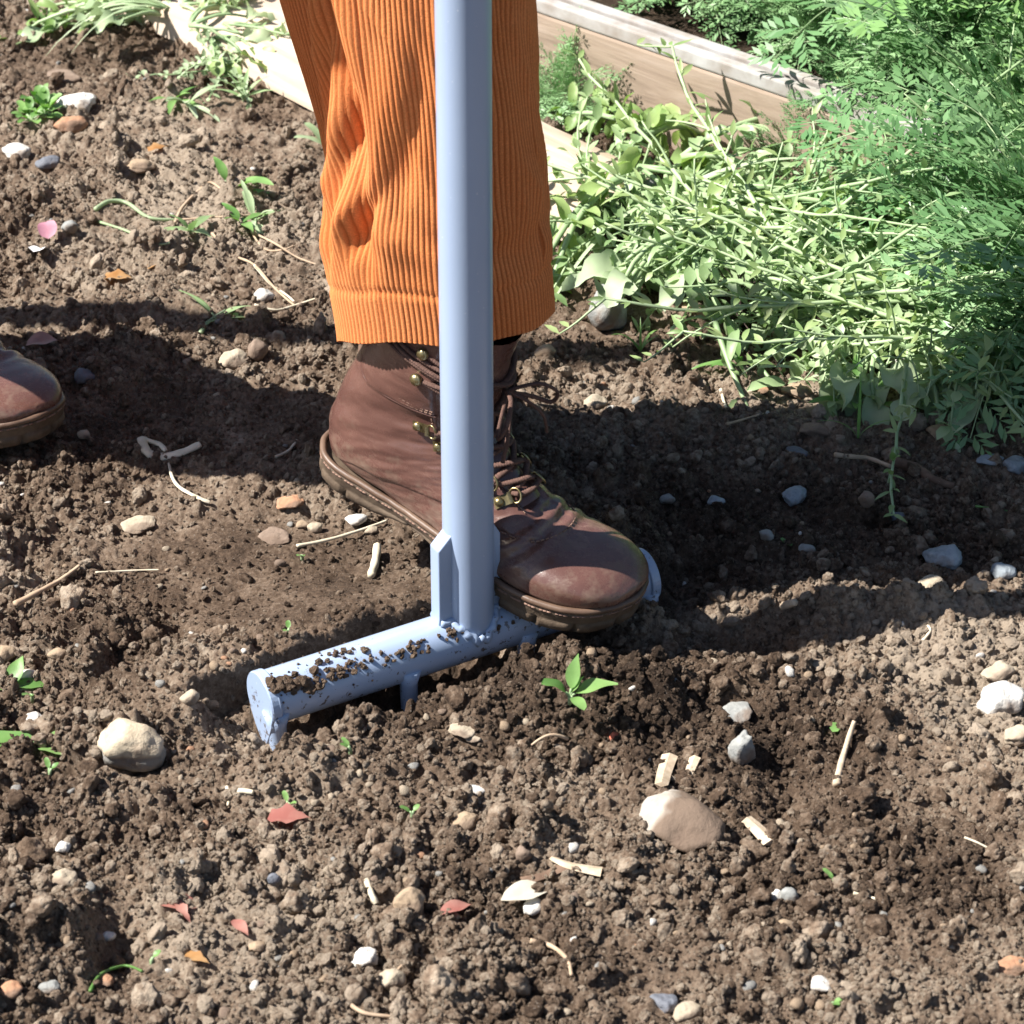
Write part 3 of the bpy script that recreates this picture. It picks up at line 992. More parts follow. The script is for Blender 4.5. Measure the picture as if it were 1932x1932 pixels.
def build_boot(parent):
    ns, nt = 300, 168
    s = np.linspace(0, NS-1-1e-4, ns); t = np.linspace(0, 2*np.pi, nt, endpoint=False)
    ss, tt = np.meshgrid(s, t, indexing='ij')
    P = boot_point(ss, tt, upper_offset(ss, tt))
    mb = MB()
    mb.grid(P, False, True)
    mb.f.append(tuple((ns-1)*nt+j for j in range(nt))); mb.m.append(0)
    # inner lining so that the top has thickness
    si = np.linspace(0, 2.5, 14)
    s2, t2_ = np.meshgrid(si, t, indexing='ij')
    Pi = boot_point(s2, t2_, np.full(s2.shape, -.004))
    top = np.stack([P[0], (P[0]+Pi[0])/2+[0, 0, .0015], Pi[0]], 0)
    mb.grid(top[::-1], False, True)
    mb.grid(Pi[::-1], False, True)
    boot = mb.obj('boot', 'leather', parent)
    # ---- sole
    N = 220
    a = np.linspace(0, 2*np.pi, N, endpoint=False)
    # footprint from the stations that touch the ground
    xs = np.array([-.004, .0, .012, .03, .06, .09, .125, .16, .19, .215, .243, .266, .284, .296, .3025])
    hw = np.array([.0, .021, .034, .039, .0385, .037, .0385, .0425, .048, .0520, .0522, .0475, .0385, .0225, .0])
    M_ = 400
    tt_ = np.linspace(0, np.pi, M_)
    xx = -.004+.3065*(1-np.cos(tt_))/2
    ww = np.interp(xx, xs, hw)
    ww = np.convolve(np.pad(ww, 6, mode='edge'), np.ones(13)/13, 'valid')
    ww[0] = ww[-1] = 0
    out = np.concatenate([np.stack([xx, ww], -1), np.stack([xx[::-1], -ww[::-1]], -1)[1:-1]])
    seg = np.linalg.norm(np.roll(out, -1, 0)-out, axis=1)
    cum = np.concatenate([[0], np.cumsum(seg)])
    q = np.linspace(0, cum[-1], N, endpoint=False)
    cl = np.concatenate([out, out[:1]])
    ol = np.stack([np.interp(q, cum, cl[:, 0]), np.interp(q, cum, cl[:, 1])], -1)
    for _ in range(3):
        ol = (np.roll(ol, 1, 0)+2*ol+np.roll(ol, -1, 0))/4
    tn = np.roll(ol, -1, 0)-np.roll(ol, 1, 0)
    tn /= np.linalg.norm(tn, axis=1)[:, None]
    nrm = np.stack([tn[:, 1], -tn[:, 0]], -1)
    if (nrm*(ol-ol.mean(0))).sum() < 0: nrm = -nrm
    ol[:, 1] += lat_shift(ol[:, 0])
    def ring(off, z, groove=0.0):
        gr = ((q/.034) % 1.0 < .085)*groove+.0006*gn(q/.012, q*0+z*300, 77)
        p = ol+nrm*(off-gr)[:, None]
        x = p[:, 0]
        arch = .011*np.exp(-((x-.115)/.033)**2)*(1-min(1, z/.016))
        return np.stack([p[:, 0], p[:, 1], z+spring(np.clip(x, 0, .31))+arch], -1)
    R_ = [ring(-.012, .002), ring(-.0035, .0), ring(-.001, .0015, .006), ring(.0005, .006, .006), ring(.0004, .0095, .005), ring(-.0006, .0105, .0), ring(.0, .012), ring(.0006, .017), ring(.0016, .0195), ring(.001, .0215), ring(-.006, .0222), ring(-.02, .0218)]
    mb = MB()
    Pg = np.array(R_)
    mb.grid(Pg, False, True)
    mb.f.append(tuple(range(N))[::-1]); mb.m.append(0)
    b_ = (len(R_)-1)*N
    mb.f.append(tuple(b_+j for j in range(N))); mb.m.append(0)
    mb.obj('sole', 'rubber', boot)
    # welt roll and its stitches
    mb = MB()
    wz = ring(-.0002, .0243)
    mb.tube(wz, .0029, 8, closed=True)
    mb.obj('welt', 'welt', boot)
    mb = MB()
    sr = ring(.0014, .0196)
    V0, F0 = ICO[1]
    for k in range(0, N, 1):
        p0 = sr[k]; p1 = sr[(k+1) % N]
        if k % 4 == 3: continue
        d = p1-p0
        mb.tube(np.array([p0, p1]), .0008, 5)
    mb.obj('stitching', 'thread', boot)
    # seam stitches of the ankle panel, two rows
    mb = MB()
    for off in (.10, .19):
        tq = np.linspace(1.05, 2*np.pi-1.05, 190)
        for k in range(0, 189):
            if k % 3 == 2: continue
            s_ = np.array([seam(tq[k])-off, seam(tq[k+1])-off]); t_ = tq[k:k+2]
            mb.tube(boot_point(s_, t_, .0019), .0007, 5)
    for tq0 in (.5,):
        for sg in (1, -1):
            sq = np.linspace(.9, 8.2, 120)
            for k in range(119):
                if k % 3 == 2: continue
                mb.tube(boot_point(sq[k:k+2], sg*(eye(sq[k:k+2])-.17), .0012), .0006, 5)
    tq = np.linspace(-.95, .95, 70)
    for k in range(69):
        if k % 3 == 2: continue
        mb.tube(boot_point(vamp_edge(tq[k:k+2])+.12, tq[k:k+2], .0006), .0007, 5)
    mb.obj('stitching', 'thread', boot)
    # rolled edge of the ankle panel
    mb = MB()
    tq = np.linspace(1.0, 2*np.pi-1.0, 120)
    mb.tube(boot_point(seam(tq), tq, .0011), .0011, 6)
    mb.obj('panel_edge', 'leather', boot)
    # ---- tongue standing up from the lacing gap
    mb = MB()
    s_ = np.linspace(-.0, 7.9, 40); t_ = np.linspace(-1, 1, 15)
    a_, b__ = np.meshgrid(s_, t_, indexing='ij')
    Pt = boot_point(a_, b__*(eye(a_)-.2), -.0015+.0022*np.cos(b__*np.pi/2)+.0007*np.sin(a_*6))
    Pt[0, :, 2] += .012; Pt[0, :, 0] += .004
    mb.grid(Pt)
    mb.obj('tongue', 'leather', boot)
    # ---- lacing: hooks above, D rings below
    lv = [.85, 1.8, 3.52, 4.3, 5.4, 6.5, 7.4]
    hooks = {}
    for sg in (1, -1):
        for k, s0 in enumerate(lv):
            tt0 = sg*float(eye(s0))
            sa = np.array([s0]); ta = np.array([tt0])
            p = boot_point(sa, ta, .0022)[0]
            n_ = boot_point(sa, ta, .01)[0]-boot_point(sa, ta, 0)[0]
            n_ /= np.linalg.norm(n_)
            inn = boot_point(sa, np.array([sg*(eye(s0)-.22)]), .0022)[0]-p
            inn -= (inn@n_)*n_; inn /= np.linalg.norm(inn)
            sd = np.cross(n_, inn)
            mb = MB()
            V0, F0 = ICO[2]
            B = np.stack([inn, sd, n_])
            if k in (0, 1):             # domed hook
                mb.add(p+n_*.003+(V0*np.array([.0056, .0056, .0042]))@B, F0)
                mb.tube(np.array([p-n_*.001, p+n_*.003]), .0026, 8)
                mb.obj('lace_hook', 'brass', boot)
                hooks[sg, k] = p+inn*.002+n_*.0015
            else:                       # folded plate with rivet and ring
                mb.add(p-inn*.002+n_*.0016+(V0*np.array([.0040, .0040, .0026]))@B, F0)
                pts = []
                for xx_, zz_ in ((-.0065, .0004), (-.003, .0012), (.004, .0012), (.0085, .0016), (.0098, .0030), (.0085, .0044), (.006, .0044)):
                    pts.append((xx_, zz_))
                pts = np.array(pts)
                Pp = np.stack([p+pts[:, :1]*inn+pts[:, 1:]*n_+sd*wv for wv in (-.0046, -.0042, .0042, .0046)], 1)
                mb.grid(Pp)
                th = np.linspace(0, 2*np.pi, 22, endpoint=False)
                rc = p+inn*.0118+n_*.0034
                mb.tube(rc+np.cos(th)[:, None]*inn*.0045+np.sin(th)[:, None]*sd*.0062+.35*np.cos(th)[:, None]*n_*.0045, .00095, 6, closed=True)
                mb.obj('lace_ring', 'brass', boot)
                hooks[sg, k] = p+inn*.0150+n_*.0042
    def cord(pts, r=.0026, n=14, flat=.7):
        # smooth path through the points, then a braided looking cord
        pts = np.asarray(pts, float)
        tq = np.linspace(0, len(pts)-1, (len(pts)-1)*n+1)
        i = np.clip(np.floor(tq).astype(int), 0, len(pts)-2); f = (tq-i)[:, None]
        a = pts[np.clip(i-1, 0, len(pts)-1)]; b = pts[i]; c = pts[i+1]; d = pts[np.clip(i+2, 0, len(pts)-1)]
        P_ = .5*((2*b)+(c-a)*f+(2*a-5*b+4*c-d)*f*f+(3*b-a-3*c+d)*f**3)
        ln_ = np.concatenate([[0], np.cumsum(np.linalg.norm(np.diff(P_, axis=0), axis=1))])
        m_ = max(8, int(ln_[-1]/.0008))
        lq = np.linspace(0, ln_[-1], m_)
        P2 = np.stack([np.interp(lq, ln_, P_[:, j]) for j in range(3)], -1)
        mb = MB()
        mb.tube(P2, r*(1+.14*np.sin(lq/.0022*2*np.pi)), 8, flat=flat)
        mb.obj('lace', 'lace', boot)
    def front(s0, t0=0., off=.005):
        return boot_point(np.array([s0]), np.array([t0]), off)[0]
    for k in range(len(lv)-1):
        for sg in (1, -1):
            A = hooks[sg, k+1]; B = hooks[-sg, k]
            mid = front((lv[k]+lv[k+1])/2, 0., .0062+.0016*sg)
            cord([A, front(lv[k+1]-.2, sg*.55*float(eye(lv[k+1])), .0045), mid, front(lv[k]+.2, -sg*.55*float(eye(lv[k])), .0045), B])
    cord([hooks[1, 6], front(lv[6]+.05, .2, .005), front(lv[6]+.08, 0, .006), front(lv[6]+.05, -.2, .005), hooks[-1, 6]])
    # laces wound round the ankle below the collar
    for k, (s0, s1) in enumerate(((1.62, 1.15), (1.42, .95), (1.75, 1.3))):
        tq = np.linspace(.4, 2*np.pi-.4, 26)
        aa = np.abs(tq-np.pi)/np.pi
        sv = s1+(s0-s1)*(aa**2)+.05*np.sin(tq*3+k)
        cord(boot_point(sv, tq, .0038), .0024, 6)
    # bow: two loops and two ends, in front of the shin
    o = front(1.6, 0, .008)
    for sg in (1, -1):
        cord([o, o+[.016, sg*.018, .008], o+[.026, sg*.034, -.002], o+[.022, sg*.036, -.016], o+[.012, sg*.02, -.008], o+[.002, 0, 0]], .0019, 10)
        cord([o, o+[.014, sg*.012, -.008], o+[.024, sg*.024, -.022], o+[.028, sg*.030, -.040]], .0018, 8)
    return boot

# ------------------------------------------------------------------ trousers
def build_leg(mb, wl, rows, nw=112, seed=0, fold=1.0):
    # rows: list of (z, cx, cy, half width along major axis, half depth, axis angle)
    rows = np.array(rows)
    zs = np.linspace(0, 1, 250)
    nt = nw*6
    tf = np.linspace(0, 2*np.pi, 4001)
    am_, bm_ = rows[:, 3].mean(), rows[:, 4].mean()
    ef = 2/2.25
    pf = np.stack([am_*np.sign(np.cos(tf))*np.abs(np.cos(tf))**ef, bm_*np.sign(np.sin(tf))*np.abs(np.sin(tf))**ef], -1)
    af = np.concatenate([[0], np.cumsum(np.linalg.norm(np.diff(pf, axis=0), axis=1))])
    th = np.interp(np.linspace(0, af[-1], nt, endpoint=False), af, tf)      # even spacing round the leg
    ph_w = np.arange(nt)/nt*2*np.pi
    zq = rows[0, 0]+(rows[-1, 0]-rows[0, 0])*zs
    R_ = np.stack([np.interp(zq, rows[:, 0], rows[:, j]) for j in range(6)], -1)
    k = np.ones(9)/9
    for j in range(1, 6):
        R_[:, j] = np.convolve(np.pad(R_[:, j], 4, mode='edge'), k, 'valid')
    Z, T = np.meshgrid(zq, th, indexing='ij')
    a = R_[:, 3][:, None]; b = R_[:, 4][:, None]; an = R_[:, 5][:, None]
    ex = 2/2.25
    cu, su = np.cos(T), np.sin(T)
    u = a*np.sign(cu)*np.abs(cu)**ex; v = b*np.sign(su)*np.abs(su)**ex
    rr = np.hypot(u, v)
    # drapes: slanting folds that fade out towards the hem
    hem = Z-rows[0, 0]
    fd = sst(.045, .12, hem)
    ph = T*R_[:, 3].mean()
    w1 = gn(ph/.052+Z*6.5+seed, Z/.16+ph*3, 81+seed)
    w2 = gn(ph/.028+Z*14.0+seed, Z/.10, 83+seed)
    d = fold*fd*(.0045*w1+.0016*(1-2*np.abs(w2)))
    if seed == 0:
        lo, hi = rows[0, 0], rows[0, 0]+.34          # hem .. top of the picture
        fz = (Z-lo)/(hi-lo)
        tc = np.interp(fz, [0, .15, .5, .8, 1.2], [4.46, 4.44, 4.3, 4.12, 3.98])
        g1 = lambda c, w: np.exp(-((T-c)/w)**2)
        d = d+sst(.1, .22, fz)*(-.0055*g1(tc, .10)+.004*g1(tc-.24, .13)+.0025*g1(tc+.22, .12))
        for f0, t0, sl, am, wd, wz in ((.62, 3.85, -1.5, .0085, .16, .13), (.42, 4.05, -1.7, .009, .15, .12), (.28, 4.3, -1.9, .008, .14, .09), (.82, 3.7, -1.2, .006, .15, .14), (.5, 4.75, -.9, .004, .14, .2), (.2, 3.75, -1.4, .005, .12, .06)):
            c_ = t0-sl*(fz-f0)
            d = d+.7*am*(g1(c_-.13, wd*.8)-1.1*g1(c_+.1, wd*.7))*np.exp(-((fz-f0)/wz)**2)
    # puddling above the hem
    d = d+fold*.006*np.exp(-((hem-.075)/.03)**2)*gn(ph/.05+Z*9, Z/.05, 85+seed)
    # pressed seam line along the side that faces the camera
    sd = (T-(1.5*np.pi-.18)+np.pi) % (2*np.pi)-np.pi
    d = d-.0012*np.exp(-(sd/.012)**2)
    # turned-up hem seam
    d = d-.0013*np.exp(-((hem-.040)/.0028)**2)
    wp = np.broadcast_to(np.abs(np.sin(ph_w*nw/2))**.75, T.shape)
    d = d+.001*wp-.0004
    s_ = (rr+d)/rr
    u, v = u*s_, v*s_
    ca, sa = np.cos(an), np.sin(an)
    X = R_[:, 1][:, None]+u*ca-v*sa
    Y = R_[:, 2][:, None]+u*sa+v*ca
    # the hem rides up over the instep and sags a little unevenly
    fade = np.exp(-(hem/.10)**2)
    Zz = Z+fade*(.020*cu-.015*su+.0022*np.sin(3*T+1)+.0012*np.sin(7*T))
    P = np.stack([X, Y, Zz], -1)
    mb.grid(P, False, True)
    wl.append(wp.ravel())
    # turned-in inside of the hem
    inn = []
    for q in (0, 1, 2, 3):
        c = np.stack([R_[0:1, 1], R_[0:1, 2]], -1)
        p = P[min(q*9, 40)].copy() if q else P[0].copy()
        off = (.0012, .0035, .0035, .0035)[q]
        dv = p[:, :2]-c
        dv /= np.linalg.norm(dv, axis=1)[:, None]
        p[:, :2] -= dv*off
        if q == 0: p[:, 2] -= .0008
        inn.append(p)
    I = np.array([P[0]]+inn)[::-1]
    mb.grid(I, False, True)
    wl.append(np.zeros(I.shape[0]*I.shape[1]))
    return P

HEEL = (-.1306, -.0292, .0686)
HEAD = R(-36.25)
BOOT_S = .871
person = empty('person', (-.04, .03, 0), label='person in orange corduroy trousers and brown laced boots stepping on the blue fork', cat='person')

def place_boot(boot, heel, head, pitch, roll=0.0):
    Mx = Matrix.Translation(Vector(heel)) @ Matrix.Rotation(head, 4, 'Z') @ Matrix.Rotation(pitch, 4, 'Y') @ Matrix.Rotation(roll, 4, 'X') @ Matrix.Scale(BOOT_S, 4)
    boot.matrix_world = Mx
    p = boot.parent
    boot.matrix_parent_inverse = Matrix()
    boot.matrix_basis = p.matrix_basis.inverted() @ Mx if p else Mx

boot = build_boot(person)
boot['label'] = 'brown leather boot on the foot bar, laced with brown cord through brass rings'
place_boot(boot, HEEL, HEAD, R(13.06))
BM = boot.matrix_basis
# the other boot, hidden behind the first
boot_b = copy_tree(boot, person)
place_boot(boot_b, (-.062, .0, .002), R(93), 0)
boot_b['label'] = 'brown leather boot standing on the soil behind the other one'

# front trouser leg, from the outline it shows
LY = -.075
rows = []
ya = [0, 123, 200, 285, 400, 500, 570, 616]
xl = [593, 618, 625, 627, 616, 619, 634, 640]
xr = [1001, 1010, 1016, 1022, 1029, 1034, 1039, 1042]
ANG = R(-24)
for y_, l_, r_ in zip(ya, xl, xr):
    A = UY(l_, y_, LY); B = UY(r_, y_, LY)
    hw_ = (B[0]-A[0])/2
    zc = A[2]
    b_ = .060
    a_ = math.sqrt(max(hw_**2-(b_*math.sin(ANG))**2, .001))/math.cos(ANG)
    rows.append((zc, (A[0]+B[0])/2, LY, a_, b_, ANG))
rows = rows[::-1]
top = rows[-1]
rows += [(top[0]+.12, top[1]-.005, LY+.005, top[3]*1.03, .062, ANG), (top[0]+.3, top[1]-.01, LY+.03, top[3]*1.1, .085, ANG*.6), (.86, -.06, LY+.08, .10, .095, 0)]
mb = MB(); wl = []
build_leg(mb, wl, rows, 116, 0)
# other leg, behind and in shade
def edge(x, y, Y): return UY(x, y, Y)
BY = .058
p1 = edge(545, 0, BY); p2 = edge(625, 275, BY); p3 = edge(660, 420, BY)
hwb = .068
rows_b = [(.165, -.062, BY, .064, .064, R(60))]
for p_ in (p3, p2, p1):
    rows_b.append((p_[2], p_[0]+.065, BY, hwb, .066, R(60)))
rows_b += [(p1[2]+.2, p1[0]+.05, BY-.02, .085, .08, R(40)), (.86, -.1, BY-.03, .09, .085, 0)]
build_leg(mb, wl, rows_b, 112, 3, .6)
tr = mb.obj('trousers', 'cord', person)
tr.matrix_parent_inverse = person.matrix_basis.inverted()
tr.matrix_basis = Matrix()
tr.location = (0, 0, 0)
tr.matrix_parent_inverse = Matrix.Translation(-person.location)
at = tr.data.attributes.new('wale', 'FLOAT', 'POINT')
at.data.foreach_set('value', np.concatenate(wl).astype(np.float32))
tr['label'] = 'orange corduroy trousers with wide wales and a stitched hem'

# second person at the edge: one boot and the legs that throw the broad shadow
person_b = empty('person', (-.55, .12, 0), label='second person whose worn brown boot stands on the shaded soil behind the first', cat='person')
boot_c = copy_tree(boot, person_b)
TOE = U(62, 866, .0)
hd = R(-50)
heel_c = (TOE[0]-.302*BOOT_S*math.cos(hd), TOE[1]-.302*BOOT_S*math.sin(hd), .002)
place_boot(boot_c, heel_c, hd, R(.0))
boot_c['label'] = 'worn brown leather boot with a rounded toe and rubber sole'
mb = MB(); wl = []
ax, ay = heel_c[0]+.075*math.cos(hd), heel_c[1]+.075*math.sin(hd)
build_leg(mb, wl, [(.165, ax+.01, ay-.03, .06, .056, R(50)), (.25, ax+.03, .105, .066, .062, R(50)), (.35, ax+.04, .078, .07, .066, R(50)), (.58, ax+.07, .0, .08, .074, R(50)), (.8, ax+.09, -.065, .088, .08, R(50))], 112, 6, .5)
tb = mb.obj('trousers', 'cord', person_b)
tb.matrix_parent_inverse = Matrix.Translation(-person_b.location)
at = tb.data.attributes.new('wale', 'FLOAT', 'POINT')
at.data.foreach_set('value', np.concatenate(wl).astype(np.float32))

# ------------------------------------------------------------------ stones one can pick out
def stone(px, py, wpx, hpx, mat, label, seed, ang=.5, rot=0.0, flat=.62, sink=.25, planes=13, nz=.12, tilt=(0, 0), name='stone', cat='stone', sub=None, group=None, depth=.85):
    P = U(px, py, 0)
    z0 = gavg(P[0], P[1], .4*wpx/ppm(P))
    P = U(px, py+.15*hpx, z0)
    k = ppm(P)
    W = wpx/k
    D = W*depth
    Hh = max(.35*W*flat, min(1.2*W, (hpx/k)*.8*flat/.62))
    sub = sub or (4 if wpx > 55 else 3)
    me = rock_mesh(name, seed, mat, (W, D, Hh), sub, ang, planes, nz)
    o = bpy.data.objects.new(name, me)
    COL.objects.link(o)
    zc = gavg(P[0], P[1], .3*W)+Hh*(.5-sink)
    o.location = (P[0], P[1], zc)
    o.rotation_euler = (tilt[0], tilt[1], rot)
    tag(o, label, cat, group)
    KEEP_OUT.append((P[0], P[1], W*.46))
    return o

